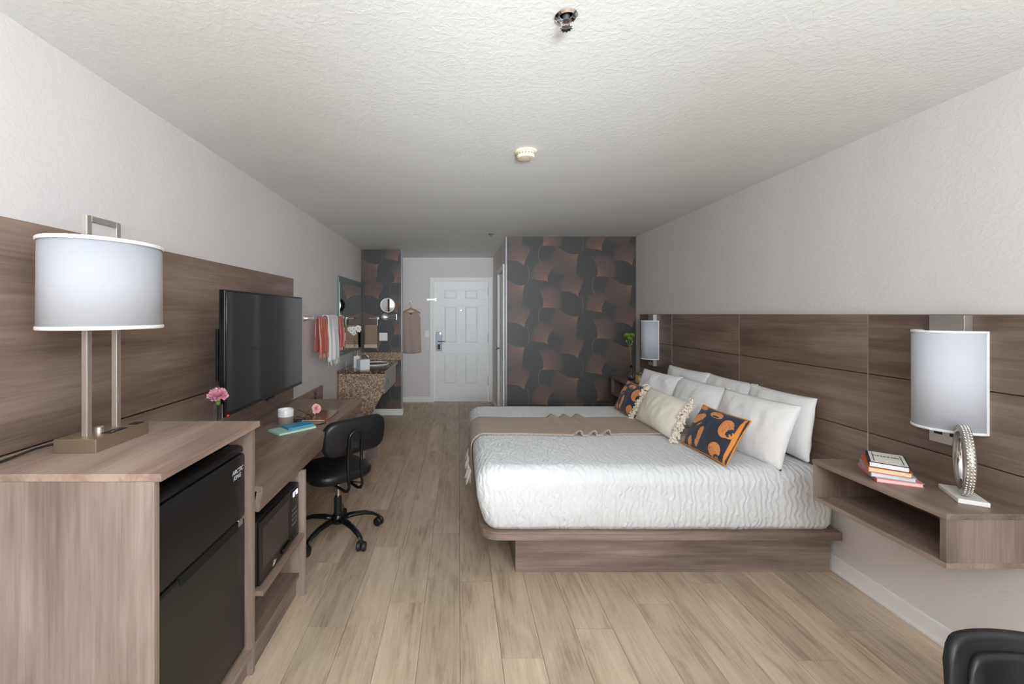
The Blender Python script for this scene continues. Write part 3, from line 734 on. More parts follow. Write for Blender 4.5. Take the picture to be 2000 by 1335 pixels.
MB().box(-wT/2+.008, wT/2-.02, -hT/2-.003, -hT/2+.004, .002, .0085).build('edge_band', plain('rose_gold_edge', S(236, 190, 172), .25, .4), t, local=True, bevel=.001)
rbox(MB(), wT-.012, hT-.012, .009, .009, .0098).build('cover_face', M_copper, t, local=True)
# carnation lying on the tablet
hb = P(620, 806, dz+.02); st = P(584, 803, dz+.006)
t = thing('carnation', 'peach pink cut carnation lying on the copper tablet', 'flower', (hb.x, hb.y, dz+.0104))
dv = (hb-st).normalized(); hc = Vector((hb.x-.01, hb.y, dz+.048))
rot = Vector((0, 0, 1)).rotation_difference(Vector((dv.x*.85, dv.y*.6-.3, .35)).normalized()).to_matrix().to_4x4()
carnation(MB(), tuple(hc), .036, rot, seed=9, np=40).build('petals', M_pink2, t, smooth=True, flip=False)
MB().tube([hc-Vector((.0, 0, .0)), hc-Vector((.03, -.01, .012)), Vector((hb.x-.06, hb.y+.01, dz+.016)), Vector((st.x-.02, st.y+.02, dz+.014))], [.006, .008, .003, .0025], 8).build('stem', M_stem, t, smooth=True)

# ------------------------------------------------------------------ office chair
ang = math.radians(135)       # faces the desk
t = thing('office_chair', 'black leather office chair on castors pulled up at the desk', 'chair', (-.815, 2.868, 0), rotz=ang-PI/2)
# local: +y is the way it faces
sx_, sy_ = 0, .03
pad(MB(), .44, .42, .070, .13, .030, TR((0, .05, .432)), bulge=.010).build('seat', M_leather, t, local=True, smooth=True)
MB().box(-.10, .10, -.06, .14, .372, .396).build('seat_plate', M_blkm, t, local=True, bevel=.004)
Mb = Matrix.Translation((.025, -.185, .70)) @ Matrix.Rotation(math.radians(98), 4, 'X')
bk = pad(MB(), .455, .235, .058, .085, .026, Mb, bulge=.008, bend=-.40).build('backrest', M_leather, t, local=True, smooth=True)
def arc_pts(c, r, a0, a1, n=10): return [(c[0]+r*math.cos(a0+(a1-a0)*i/n), c[1]+r*math.sin(a0+(a1-a0)*i/n)) for i in range(n+1)]
U = []
hw = .048
def yb(z): return -.226-(z-.70)*.14
U += [(-hw, .05, .360), (-hw, -.10, .358), (-hw, -.17, .356), (-hw, -.205, .366), (-hw, -.225, .395)]
U += [(-hw, yb(.50)-.012, .50), (-hw, yb(.62), .62)]
U += [(x, yb(z), z) for x, z in arc_pts((0, .70), hw, PI, 0, 10)]
U += [(hw, yb(.62), .62), (hw, yb(.50)-.012, .50), (hw, -.225, .395), (hw, -.205, .366), (hw, -.17, .356), (hw, -.10, .358), (hw, .05, .360)]
MB().tube(U, .0095, 10).build('back_support', M_blk, t, local=True, smooth=True)
MB().box(-.03, .03, yb(.66)+.002, yb(.66)+.03, .63, .69).build('back_bracket', M_blkm, t, local=True, bevel=.003)
MB().cyl((0, 0, .24), (0, 0, .375), .013, n=18).build('gas_lift', M_chrome, t, local=True, smooth='auto')
MB().lathe([(.026, .085), (.026, .25), (.022, .255), (.022, .262)], 20).build('column', M_blkm, t, local=True, smooth='auto')
MB().tube([(.05, .0, .35), (.10, -.06, .345), (.135, -.10, .342)], .006, 8).build('height_lever', M_blkm, t, local=True, smooth=True)
MB().lathe([(.040, .085), (.042, .095), (.042, .125), (.034, .14)], 20).build('hub', M_blk, t, local=True, smooth='auto')
# star base: world directions of the five castors
a0 = math.atan2(2.67-2.868, -.61+.815)-(ang-PI/2)
for k in range(5):
    a = a0+k*2*PI/5; c, s = math.cos(a), math.sin(a)
    rings = []
    for r, z, wd, hh in ((.03, .112, .026, .018), (.10, .118, .024, .016), (.18, .112, .020, .014), (.24, .094, .018, .012), (.268, .078, .016, .010), (.280, .066, .012, .010)):
        rings.append([(c*r-s*wd*math.cos(2*PI*j/10), s*r+c*wd*math.cos(2*PI*j/10), z+hh*math.sin(2*PI*j/10)) for j in range(10)])
    MB().loft(rings).build('leg', M_blk, t, local=True, smooth=True)
    Mw = Matrix.Translation((c*.282, s*.282, .026)) @ Matrix.Rotation(a+.7, 4, 'Z')
    cw = MB().box(-.010, .010, -.010, .010, .012, .040, Mw).lathe([(.008, .02), (.008, .050)], 10, Mw).build('castor', M_blkm, t, local=True, bevel=.002)
    for s_ in (-1, 1):
        MB().lathe([(.010, -.013), (.024, -.013), (.0298, -.006), (.0298, .005), (.025, .012), (.008, .014)], 20, Mw @ TR((s_*.016, 0, .0038), ry=PI/2)).build('wheel', M_blkm, cw, local=True, smooth='auto')

# ------------------------------------------------------------------ wash basin corner
VY0, VY1, VXF, VZ = 5.03, 6.265, -.875, .81
t = thing('vanity', 'brown granite wash basin counter in the corner beyond the desk', 'vanity', (-1.15, 5.6, 0))
# counter with an oval hole
hc = (-1.13, 5.80); n = 40
out = []
for j in range(n):
    a = 2*PI*j/n; dx_, dy_ = math.cos(a), math.sin(a)
    k = min((VXF-hc[0])/dx_ if dx_ > 1e-6 else 9, (XL+.002-hc[0])/dx_ if dx_ < -1e-6 else 9, (VY1-hc[1])/dy_ if dy_ > 1e-6 else 9, (VY0-hc[1])/dy_ if dy_ < -1e-6 else 9)
    out.append((hc[0]+dx_*k, hc[1]+dy_*k))
for cxy in ((VXF, VY0), (VXF, VY1), (XL+.002, VY0), (XL+.002, VY1)):
    i = min(range(n), key=lambda i: (out[i][0]-cxy[0])**2+(out[i][1]-cxy[1])**2); out[i] = cxy
inn = [(hc[0]+.165*math.cos(2*PI*j/n), hc[1]+.21*math.sin(2*PI*j/n)) for j in range(n)]
mb = MB(); z0, z1 = VZ-.03, VZ
mb.loft([[(x, y, z1) for x, y in inn], [(x, y, z1) for x, y in out], [(x, y, z0) for x, y in out], [(x, y, z0) for x, y in inn]], closed=True)
mb.build('countertop', M_granite_top, t)
MB().box(XL+.002, XN-.005, 6.243, 6.264, VZ, .925).build('backsplash', M_granite, t, bevel=.001)
MB().prism([(XL+.015, .0), (-1.19, .0), (-.905, .545), (-.880, .545), (-.880, VZ-.03), (XL+.015, VZ-.03)], 'Y', VY0+.004, VY0+.026).build('side_slab', M_granite, t, bevel=.001)
dw = MB().box(-.895, -.876, VY0+.028, 5.92, .545, VZ-.032).build('drawer_front', plain('grey_laminate', S(150, 148, 148), .4), t, bevel=.002)
MB().box(-1.40, -.90, VY0+.03, 5.90, .55, VZ-.20).build('carcass', M_blkm, t)
MB().lathe([(.010, 0), (.010, .012), (.020, .020), (.022, .030), (.012, .036), (.002, .037)], 18, TR((-.876, 5.17, .672), ry=PI/2)).build('knob', M_chrome, dw, smooth='auto')
prof = [(.168, -.004), (.155, -.05), (.11, -.105), (.03, -.125)]
rings = [[(hc[0]+r*math.cos(2*PI*j/n), hc[1]+r*1.27*math.sin(2*PI*j/n), VZ-.014+z) for j in range(n)] for r, z in prof]
MB().tube([(hc[0]+.166*math.cos(2*PI*j/40), hc[1]+.212*math.sin(2*PI*j/40), VZ+.004) for j in range(40)], .009, 8, closed=True).build('basin_rim', M_porc, t, smooth=True)
bas = MB().loft(rings).build('basin', M_porc, t, smooth=True, solid=.008)
fa = MB().cyl((-1.345, 5.80, VZ), (-1.345, 5.80, VZ+.05), .022, .018).tube([(-1.345, 5.80, VZ+.03), (-1.345, 5.80, VZ+.10), (-1.32, 5.80, VZ+.125), (-1.25, 5.80, VZ+.11), (-1.235, 5.80, VZ+.09)], .012).build('faucet', M_chrome, t, smooth='auto')
for s_ in (-1, 1):
    MB().cyl((-1.345, 5.80+s_*.10, VZ), (-1.345, 5.80+s_*.10, VZ+.04), .020, .016).tube([(-1.345, 5.80+s_*.10, VZ+.045), (-1.30, 5.80+s_*.11, VZ+.055)], .007).build('tap_handle', M_chrome, fa, smooth='auto')

t = thing('wall_mirror', 'frameless mirror with frosted green edge above the wash basin', 'mirror', (-1.43, 5.62, .99))
my0_, my1_, mz0, mz1 = 5.04, 6.215, .985, 1.945
MB().box(XL+.001, XL+.022, my0_, my1_, mz0, mz1).build('frosted_edge', M_mirrorframe, t, bevel=.001)
MB().box(XL+.022, XL+.0235, my0_+.030, my1_-.03, mz0+.03, mz1-.075).build('mirror_glass', M_mirror, t)

t = thing('towel_bar', 'chrome towel bar on the left wall beside the mirror', 'towel bar', (-1.37, 4.45, 1.45))
TX, TZ = -1.350, 1.448
MB().tube([(TX, 3.96, TZ), (TX, 4.95, TZ)], .009, 12).build('bar', M_satin, t, smooth='auto')
for y in (3.96, 4.95):
    MB().lathe([(.030, 0), (.030, .006), (.018, .020), (.012, .06), (.018, .080), (.018, .104), (.006, .110)], 20, TR((XL, y, TZ), ry=PI/2)).build('bracket', M_satin, t, smooth='auto')

def hung(label, y0, y1, front, back, th, mat, off, frmat, frl, group, sd, wob=.020, fold=6):
    """towel folded over the bar: front drop, back drop"""
    r = .0115+off; Lf, Lb = front, back
    def path(s):
        if s < 0: return (TX+r, TZ+s)             # front (away from the wall)
        if s > PI*r: return (TX-r, TZ-(s-PI*r))
        a = s/r; return (TX+r*math.cos(a), TZ+r*math.sin(a))
    tot = Lf+PI*r+Lb; rr = random.Random(sd); p1, p2 = rr.uniform(0, 6), rr.uniform(0, 6)
    def fn(u, v):
        s = -Lf+v*tot; x, z = path(s)
        d = max(0, -s)/max(Lf, .01) if s < 0 else max(0, s-PI*r)/max(Lb, .01)
        wv = math.sin(u*PI*fold+p1)*.55+math.sin(u*PI*fold*1.7+p2)*.45
        amp = wob*min(1, d*1.4+.15)
        yy = y0+(y1-y0)*u; yy = (y0+y1)/2+(yy-(y0+y1)/2)*(1-.10*(1-abs(d-.35)))
        x += (amp*(wv+.6) if s < PI*r/2 else -amp*.15*(wv+1)); return (x, yy, z)
    L = (TX, (y0+y1)/2, TZ-Lf)
    t = thing('hand_towel', label, 'towel', L, group)
    MB().grid(fn, 26, 40).build('towel_cloth', mat, t, smooth=True, solid=th, flip=False)
    if frl:
        mb = MB(); nst = 26
        for i in range(nst):
            u = (i+.5)/nst; p = Vector(fn(u, 0)); q = p+Vector((rr.uniform(-.002, .006), rr.uniform(-.004, .004), -frl*rr.uniform(.8, 1.1)))
            mb.tube([p+Vector((0, 0, .004)), (p+q)/2, q], [.0032, .0030, .0012], 5)
        o = mb.build('fringe', frmat, t, smooth=True, kind='stuff', label='knotted pale fringe along the lower hem')
    return t
M_coral = cloth('coral_towel', S(206, 100, 82), 500, .95, S(184, 82, 66), .001, stripes=('Y', 9.0, S(236, 196, 184), .75))
M_wtowel = cloth('white_towel', S(240, 240, 240), 500, .95, S(222, 222, 224), .001)
G = 'towels on the wall bar'
hung('coral towel with thin white stripes hanging leftmost on the wall bar', 4.03, 4.38, .345, .33, .006, M_coral, .003, plain('coral_fringe', S(232, 158, 140), .9), .05, G, 1)
hung('white fringed towel draped over the middle of the wall bar, longest', 4.27, 4.66, .440, .36, .006, M_wtowel, .019, M_fringe, .05, G, 2, wob=.022)
hung('coral towel hanging rightmost on the wall bar next to the mirror', 4.60, 4.88, .330, .31, .006, M_coral, .003, plain('coral_fringe_pale', S(226, 176, 158), .9), .04, G, 4)

NY = YN-.002
t = thing('towel_ring', 'chrome square towel holder on the ginkgo wall by the mirror', 'towel holder', (-1.26, NY, 1.42))
MB().box(-1.205, -1.175, NY-.012, NY, 1.41, 1.44).build('wall_plate', M_satin, t, bevel=.002)
MB().tube([(-1.19, NY-.012, 1.425), (-1.19, NY-.055, 1.425), (-1.195, NY-.06, 1.425), (-1.31, NY-.06, 1.425)], .008, 8).tube([(-1.19, NY-.06, 1.43), (-1.19, NY-.06, 1.325), (-1.19, NY-.06, 1.318), (-1.37, NY-.06, 1.318)], .008, 8).build('holder_bar', M_satin, t, smooth='auto')
t = thing('hand_towel', 'tan hand towel with pale hem hanging on the square holder', 'towel', (-1.285, NY-.06, .98))
def fnt(u, v):
    r = .013; tot = .32+PI*r+.26; s = -.32+v*tot
    if s < 0: y, z = -r, s
    elif s > PI*r: y, z = r, -(s-PI*r)
    else: y, z = -r*math.cos(s/r), r*math.sin(s/r)
    return (-1.375+u*.185, NY-.06+y-.004*math.sin(u*7), 1.318+z)
M_tan = cloth('tan_towel', S(176, 148, 124), 500, .95, S(150, 124, 102), .001)
MB().grid(fnt, 10, 30).build('towel_cloth', M_tan, t, smooth=True, solid=.008, flip=False)
MB().box(-1.378, -1.187, NY-.081, NY-.070, .995, 1.045).build('hem_band', plain('pale_hem', S(214, 196, 176), .9), t, bevel=.003, label='pale woven hem band')
t = thing('switch_plate', 'white double switch plate on the ginkgo wall above the basin', 'switch', (-1.11, NY, 1.15))
MB().box(-1.172, -1.050, NY-.007, NY, 1.095, 1.212).build('plate', M_white, t, bevel=.002)
for x in (-1.137, -1.085): MB().box(x-.016, x+.016, NY-.011, NY-.007, 1.12, 1.187).build('rocker', M_porc, t, bevel=.001)

t = thing('shaving_mirror', 'round chrome swing-arm shaving mirror on the ginkgo wall', 'mirror', (-1.0, NY, 1.44))
MB().lathe([(.058, 0), (.058, .008), (.045, .022), (.015, .03)], 26, TR((-1.088, NY, 1.443), rx=PI/2)).build('wall_plate', M_satin, t, smooth='auto')
for z in (1.427, 1.459): MB().tube([(-1.08, NY-.03, z), (-.912, NY-.045, z)], .006, 8).build('swing_arm', M_satin, t, smooth='auto')
MB().cyl((-.912, NY-.045, 1.405), (-.912, NY-.045, 1.485), .010).build('hinge_post', M_chrome, t, smooth='auto')
MB().tube([(-.912, NY-.045, 1.475), (-.96, NY-.09, 1.475), (-1.03, NY-.112, 1.478), (-1.03, NY-.112, 1.515)], .006, 8).build('mirror_stem', M_chrome, t, smooth='auto')
Mm = TR((-1.03, NY-.112, 1.617), rx=PI/2)
mh = MB().tube([(.100*math.cos(2*PI*j/36), .100*math.sin(2*PI*j/36), 0) for j in range(36)], .008, 8, Mm, closed=True).build('mirror_rim', M_satin, t, smooth=True)
MB().lathe([(.097, -.004), (.097, .004)], 36, Mm).build('mirror_glass', M_mirror, mh)

# on the counter
t = thing('tissue_box', 'white cube tissue box on the granite counter', 'tissue box', (-1.17, 5.20, VZ), rotz=.62)
MB().box(-.062, .062, -.062, .062, 0, .128).build('box', plain('white_ceramic_box', S(232, 232, 236), .4), t, local=True, bevel=.004)
MB().lathe([(.030, .1282), (.030, .1286)], 20, Matrix.Diagonal((1.2, .5, 1, 1))).build('opening', M_blkm, t, local=True)
t = thing('soap_dispenser', 'white square soap dispenser with chrome pump behind the tissue box', 'soap dispenser', (-1.275, 5.34, VZ))
MB().box(-1.312, -1.238, 5.303, 5.377, VZ, VZ+.155).build('bottle', M_porc, t, bevel=.006)
MB().lathe([(.020, 0), (.020, .014), (.006, .016), (.006, .050), (.012, .052), (.012, .060)], 16, c=(-1.275, 5.34, VZ+.155)).tube([(-1.275, 5.34, VZ+.211), (-1.245, 5.315, VZ+.209), (-1.238, 5.309, VZ+.200)], .004, 8).build('pump', M_chrome, t, smooth='auto')
t = thing('flower_vase', 'slim clear glass vase of white flowers on the counter by the mirror', 'vase', (-1.335, 5.40, VZ))
MB().lathe([(.026, 0), (.028, .004), (.020, .10), (.014, .19), (.016, .20), (.014, .20), (.012, .19), (.018, .10), (.024, .008), (.001, .007)], 20, c=(-1.335, 5.40, VZ)).build('vase_glass', M_glass, t, smooth='auto')
t = thing('white_flowers', 'white flower spray standing in the slim vase before the mirror', 'flower', (-1.335, 5.40, VZ+.02))
fr = random.Random(5)
MB().tube([(-1.335, 5.40, VZ+.02), (-1.332, 5.40, VZ+.25), (-1.325, 5.40, VZ+.42)], .003, 6).build('stem', M_stem, t)
for k in range(9):
    a = k*2.4; c = (-1.322+.058*math.cos(a), 5.385+.05*math.sin(a), VZ+.44+.075*(fr.random()-.1))
    mb = MB()
    for j in range(5):
        aj = j*2*PI/5+k
        mb.grid(lambda u, v: (c[0]+.8*(v*.036*math.cos(aj)-(u-.5)*.036*math.sin(PI*min(1, v*.9+.1))*math.sin(aj)), c[1]-.003-.004*v+.6*(v*.036*math.cos(aj)-(u-.5)*.036*math.sin(PI*min(1, v*.9+.1))*math.sin(aj)), c[2]+v*.036*math.sin(aj)+(u-.5)*.036*math.sin(PI*min(1, v*.9+.1))*math.cos(aj)), 3, 4)
    fw = mb.build('blossom', plain('white_petals', S(244, 244, 240), .6) if k == 0 else bpy.data.materials['white_petals'], t, smooth=True, flip=False)
    MB().ball((c[0]+.003, c[1]-.006, c[2]), .006, 8, 5).build('flower_eye', plain('dark_eye', S(70, 60, 36), .6) if k == 0 else bpy.data.materials['dark_eye'], fw)
for k, (yy, zz) in enumerate(((5.385, .36), (5.42, .33), (5.40, .30))):
    MB().grid(lambda u, v: (-1.33+.02*v, yy+(u-.5)*.035*math.sin(PI*min(1, v+.05)), VZ+zz-.06*v+.02*v*v), 3, 5).build('leaf', plain('dark_leaf', S(86, 92, 48), .5) if k == 0 else bpy.data.materials['dark_leaf'], t, smooth=True, flip=False)
t = thing('water_glass', 'small clear drinking glass at the near end of the granite counter', 'glass', (-1.362, 5.16, VZ))
MB().lathe([(.026, 0), (.031, .10), (.0295, .10), (.025, .008), (.001, .006)], 24, c=(-1.362, 5.16, VZ)).build('tumbler', M_glass, t, smooth='auto')

# ------------------------------------------------------------------ entry: hook, hanger, blouse, switch
t = thing('wall_hook', 'white square robe hook on the entry wall above the blouse', 'hook', (-.822, Y1, 1.68))
MB().box(-.845, -.797, Y1-.008, Y1, 1.655, 1.715).build('plate', M_white, t, bevel=.002)
MB().tube([(-.821, Y1-.008, 1.68), (-.821, Y1-.045, 1.672), (-.821, Y1-.055, 1.69)], .006, 8).build('prong', M_chrome, t, smooth='auto')
t = thing('coat_hanger', 'wooden coat hanger hanging from the entry wall hook', 'hanger', (-.81, Y1-.045, 1.5))
hy = Y1-.042
MB().tube([(-.80, hy, 1.585), (-.80, hy, 1.63), (-.806, hy, 1.655), (-.821, hy, 1.668), (-.836, hy, 1.655), (-.838, hy, 1.645)], .0028, 8).build('hook_wire', M_chrome, t, smooth=True)
M_hang = plain('hanger_wood', S(176, 116, 62), .45)
MB().loft([[(x, hy-.007, z+h), (x, hy+.007, z+h), (x, hy+.007, z-h), (x, hy-.007, z-h)] for x, z, h in ((-.965, 1.50, .012), (-.90, 1.54, .014), (-.80, 1.578, .016), (-.72, 1.545, .014), (-.645, 1.505, .012))]).build('shoulder_bar', M_hang, t, bevel=.003)
t = thing('blouse', 'sleeveless pale pink-beige blouse hanging on the wooden hanger', 'blouse', (-.80, Y1-.042, .84))
M_blouse = cloth('beige_blouse', S(186, 168, 158), 600, .9, S(164, 146, 138), .0008)
def bl(side):
    def fn(u, v):
        z = .845+v*.70
        if v > .80:
            k = (v-.80)/.20; half = .165-.035*k
        else: half = .150+.022*(1-v)
        x = -.802+(u-.5)*2*half
        top = .03*abs(u-.5)*2
        z2 = z-(top if v > .9 else top*max(0, (v-.8)/.1))
        if v > .9: z2 -= (v-.9)*10*.07*max(0, 1-((u-.5)/.22)**2)*(1 if side < 0 else .4)
        y = hy+side*(.012+.012*math.sin(PI*u))+.010*math.sin(u*16+v*3)*(1-v*.8)
        z2 -= .02*math.sin(u*PI)*(1-v)*(1 if side < 0 else .5)
        return (x, min(y, Y1-.004), z2)
    return fn
MB().grid(bl(-1), 22, 22).build('front_panel', M_blouse, t, smooth=True, solid=.002, flip=False)
MB().grid(bl(1), 22, 22).build('rear_panel', M_blouse, t, smooth=True, solid=.002, flip=False)
MB().box(-.825, -.785, hy-.002, hy, 1.485, 1.505).build('neck_label', M_blkm, t, label='small black label inside the neck')
t = thing('light_switch', 'small white light switch on the entry wall left of the door', 'switch', (-.536, Y1, 1.15))
MB().box(-.572, -.502, Y1-.006, Y1, 1.095, 1.21).build('plate', M_white, t, bevel=.002)
MB().box(-.546, -.528, Y1-.016, Y1-.006, 1.14, 1.166).build('toggle', M_porc, t, bevel=.001)
t = thing('door_stop', 'small white door stop bumper on the entry side baseboard', 'door stop', (.55, 6.75, .05))
MB().cyl((XB-.014, 6.75, .055), (.50, 6.75, .055), .008).build('spring', M_chrome, t, smooth='auto')
MB().cyl((.50, 6.75, .055), (.485, 6.75, .055), .013).build('tip', M_porc, t, smooth='auto')

# ------------------------------------------------------------------ ceiling fittings
def sprinkler(loc, label):
    t = thing('fire_sprinkler', label, 'sprinkler', (loc[0], loc[1], CH), 'ceiling sprinklers')
    x, y = loc
    MB().lathe([(.036, 0), (.037, -.004), (.030, -.010), (.020, -.004), (.018, 0)], 28, c=(x, y, CH)).build('escutcheon', M_chrome, t, smooth='auto')
    MB().cyl((x, y, CH), (x, y, CH-.018), .011).build('body', M_steel, t, smooth='auto')
    for s_ in (-1, 1): MB().tube([(x+s_*.010, y, CH-.012), (x+s_*.017, y, CH-.022), (x+s_*.011, y, CH-.034), (x, y, CH-.039)], .0034, 8).build('frame_arm', M_chrome, t, smooth='auto')
    MB().cyl((x, y, CH-.018), (x, y, CH-.038), .0022, n=8).build('glass_bulb', plain('sprinkler_bulb_red', S(104, 56, 50), .25), t)
    mb = MB().lathe([(.004, -.043), (.016, -.042), (.016, -.0400), (.004, -.0395)], 20, c=(x, y, CH))
    for k in range(10): mb.box(.013, .020, -.0028, .0028, CH-.042, CH-.0402, Matrix.Translation((x, y, 0)) @ Matrix.Rotation(k*PI/5, 4, 'Z'))
    mb.build('deflector', M_chrome, t)
sprinkler((.343, 1.356), 'chrome fire sprinkler on the near ceiling at the top of the view')
sprinkler((.384, 5.06), 'small far fire sprinkler on the ceiling near the entry passage')
t = thing('smoke_detector', 'round cream smoke detector on the middle of the ceiling', 'smoke detector', (.393, 2.49, CH))
M_creamp = plain('cream_plastic', S(232, 222, 196), .5, var=.02)
MB().lathe([(.064, 0), (.064, -.010), (.058, -.013), (.050, -.013)], 36, c=(.393, 2.49, CH)).build('mount_ring', M_creamp, t, smooth='auto')
MB().lathe([(.052, -.012), (.053, -.030), (.047, -.040), (.020, -.044), (.002, -.044)], 36, c=(.393, 2.49, CH)).build('cover', M_creamp, t, smooth='auto')
mb = MB()
for k in range(18): mb.box(.0515, .0536, -.005, .005, CH-.026, CH-.017, Matrix.Translation((.393, 2.49, 0)) @ Matrix.Rotation(k*PI/9, 4, 'Z'))
mb.build('vent_slots', plain('slot_shade', S(150, 140, 118), .7), t)
MB().cyl((.413, 2.47, CH-.042), (.413, 2.47, CH-.0455), .005).build('test_button', plain('grey_button', S(150, 146, 136), .5), t)
# ------------------------------------------------------------------ headboard wall, sconces, nightstands
HX = 2.146
t = thing('headboard_panelling', 'wide wood-grain panelled headboard along the right wall behind the bed', 'headboard', (2.163, 3.1, .56))
cols_y = [1.20, 2.228, 3.25, 4.28, 5.04]; rows_z = [.560, .868, 1.175, 1.488]
for i in range(4):
    for j in range(3):
        MB().box(HX, XR-.001, cols_y[i]+.0025, cols_y[i+1]-.0025, rows_z[j]+.0022, rows_z[j+1]-.0022).build('panel', M_woodHB, t, bevel=.001)
    if i: MB().box(HX-.001, HX+.006, cols_y[i]-.0025, cols_y[i]+.0025, rows_z[0], rows_z[3]).build('seam_strip', M_nickel, t, label='thin metal seam strip')
MB().box(HX+.012, XR-.002, 1.205, 5.035, .562, 1.486).build('backing', M_blkm, t)

def sconce(yc, label):
    t = thing('wall_sconce', label, 'lamp', (HX, yc, .924), 'bedside sconces')
    bp = MB().box(HX-.036, HX, yc-.066, yc+.066, .924, 1.482).build('back_plate', M_nickel, t, bevel=.001)
    for y, wd in ((yc+.030, .016), (yc-.030, .016)):
        o = MB().box(HX-.0375, HX-.036, y-wd, y+wd, .962, .985).build('outlet' if y < yc else 'switch', M_blkm, bp)
    def hs(zz, ins=0, n=28):
        ax, ay = .130+ins, .120+ins
        return [(HX-.004-ax*math.sin(PI*j/n), yc-ay*math.cos(PI*j/n), zz) for j in range(n+1)]
    def strip(zs, th, nm, mat, par):
        mb = MB(); n = 28
        rows = [hs(z, i) for z, i in zs]
        vs = [p for r in rows for p in r]; fs = []
        for a in range(len(rows)-1):
            for j in range(n): fs.append((a*(n+1)+j, a*(n+1)+j+1, (a+1)*(n+1)+j+1, (a+1)*(n+1)+j))
        mb.add(vs, fs)
        return mb.build(nm, mat, par, smooth=True, solid=th, flip=False)
    sh = strip([(.996, 0), (1.417, 0)], .003, 'lamp_shade', M_shade2, t)
    for z0 in (.994, 1.408): strip([(z0, .001), (z0+.010, .001)], .005, 'shade_trim', M_trimw, sh)
    for y in (yc-.120, yc+.120): MB().box(HX-.010, HX-.001, y-.004, y+.004, .995, 1.417).build('side_trim', M_trimw, sh, bevel=.001)
    mb = MB().cyl((HX-.036, yc, 1.16), (HX-.055, yc, 1.16), .018).lathe([(.016, 0), (.016, .03), (.026, .06), (.028, .09), (.018, .115), (.003, .12)], 14, c=(HX-.062, yc, 1.15))
    mb.build('bulb', bpy.data.materials['frosted_bulb'], t, smooth='auto')
sconce(1.840, 'grey-white half-round sconce on the headboard above the books and ring sculpture')
sconce(4.672, 'grey-white half-round sconce at the far end of the headboard by the ginkgo wall')

def nightstand(yc, label):
    t = thing('nightstand', label, 'nightstand', (1.96, yc, .559), 'floating nightstands')
    y0, y1, x0, x1 = yc-.292, yc+.292, 1.779, HX
    MB().box(x0-.003, x1, y0-.003, y1+.003, .738, .760).build('top', M_woodHB, t, bevel=.0015)
    MB().box(x0, x1, y0, y1, .559, .579).build('bottom_board', M_woodY, t, bevel=.001)
    for y in (y0, y1-.022): MB().box(x0, x1, y, y+.022, .579, .738).build('side_panel', M_woodZd, t, bevel=.001)
    MB().box(x1-.016, x1-.001, y0+.022, y1-.022, .579, .738).build('back_panel', M_woodY, t)
    return t
M_woodZd = wood('laminate_nightstand_side', (S(100, 83, 73), S(128, 109, 97), S(150, 131, 118)), 'Z')
nightstand(1.842, 'floating wood-grain nightstand in the right foreground under books and ring sculpture')
nightstand(4.672, 'floating wood-grain nightstand on the far side of the bed, mostly hidden')
NZ = .7603

# books on the near nightstand
a_b = math.atan2(.151, .129)-PI/2          # local y = away edge direction
M_bw = plain('white_cover', S(236, 232, 224), .5); M_bn = plain('dark_navy_cover', S(34, 38, 50), .5)
M_bo = plain('orange_cover', S(232, 116, 44), .5); M_bg = plain('grey_blue_cover', S(176, 182, 192), .5); M_bp = plain('salmon_pink_cover', S(232, 142, 134), .5)
Gb = 'books stacked on the near nightstand'
zz = NZ
book('book', 'salmon pink book at the bottom of the nightstand stack', 'book', (1.928, 1.905), a_b+.24, .150, .215, .017, M_bp, plain('pink_pages', S(246, 212, 212), .85), Gb, z0=zz); zz += .0172
book('book', 'grey-blue book second from the bottom of the nightstand stack', 'book', (1.924, 1.912), a_b+.13, .142, .210, .019, M_bg, plain('grey_pages', S(222, 226, 226), .85), Gb, z0=zz); zz += .0192
book('book', 'orange book directly under the white one on the nightstand', 'book', (1.916, 1.908), a_b+.06, .136, .205, .021, M_bo, plain('peach_pages', S(250, 214, 180), .85), Gb, z0=zz); zz += .0212
t = book('book', 'white book with dark navy spine and lettered cover topping the nightstand stack', 'book', (1.918, 1.905), a_b, .126, .200, .023, M_bn, plain('white_pages', S(244, 244, 242), .85), Gb, z0=zz)
cf = MB().box(-.056, .059, -.094, .095, .0230, .0234).build('cover_face', M_bw, t, local=True)
M_ink = plain('black_ink', S(28, 28, 30), .6)
MB().box(-.046, -.043, -.074, .075, .0234, .0237).box(.046, .049, -.074, .075, .0234, .0237).build('border_bars', M_ink, t, local=True)
ORIG[t.name] = Vector()
text('title_text', 'CHANEL', .024, M_ink, t, Matrix.Translation((0, .024, .0237)), ext=.0002, bold=.0006)

# ring sculpture
t = thing('ring_sculpture', 'silver glass ring sculpture on white marble base, front of the nightstand', 'sculpture', (2.005, 1.690, NZ), rotz=math.atan2(.147, .089))
MB().box(-.086, .086, -.042, .042, 0, .017).build('marble_base', plain('white_marble', S(236, 234, 230), .3, var=.03), t, local=True, bevel=.002)
M_ringg = plain('smoked_silver_glass', S(206, 200, 190), .16, .75, var=.1, bump=(130, .6, .002))
Mr = Matrix.Translation((-.008, 0, .152)) @ Matrix.Rotation(math.radians(-11), 4, 'Z') @ Matrix.Rotation(PI/2, 4, 'X')
rings = []
for k in range(56):
    a = 2*PI*k/56; rings.append([((.120+.016*math.cos(2*PI*j/12))*math.cos(a), (.120+.016*math.cos(2*PI*j/12))*math.sin(a), .016*math.sin(2*PI*j/12)) for j in range(12)])
rg = MB().loft(rings, Mr, closed=True).build('outer_ring', M_ringg, t, local=True, smooth=True)
mb = MB()
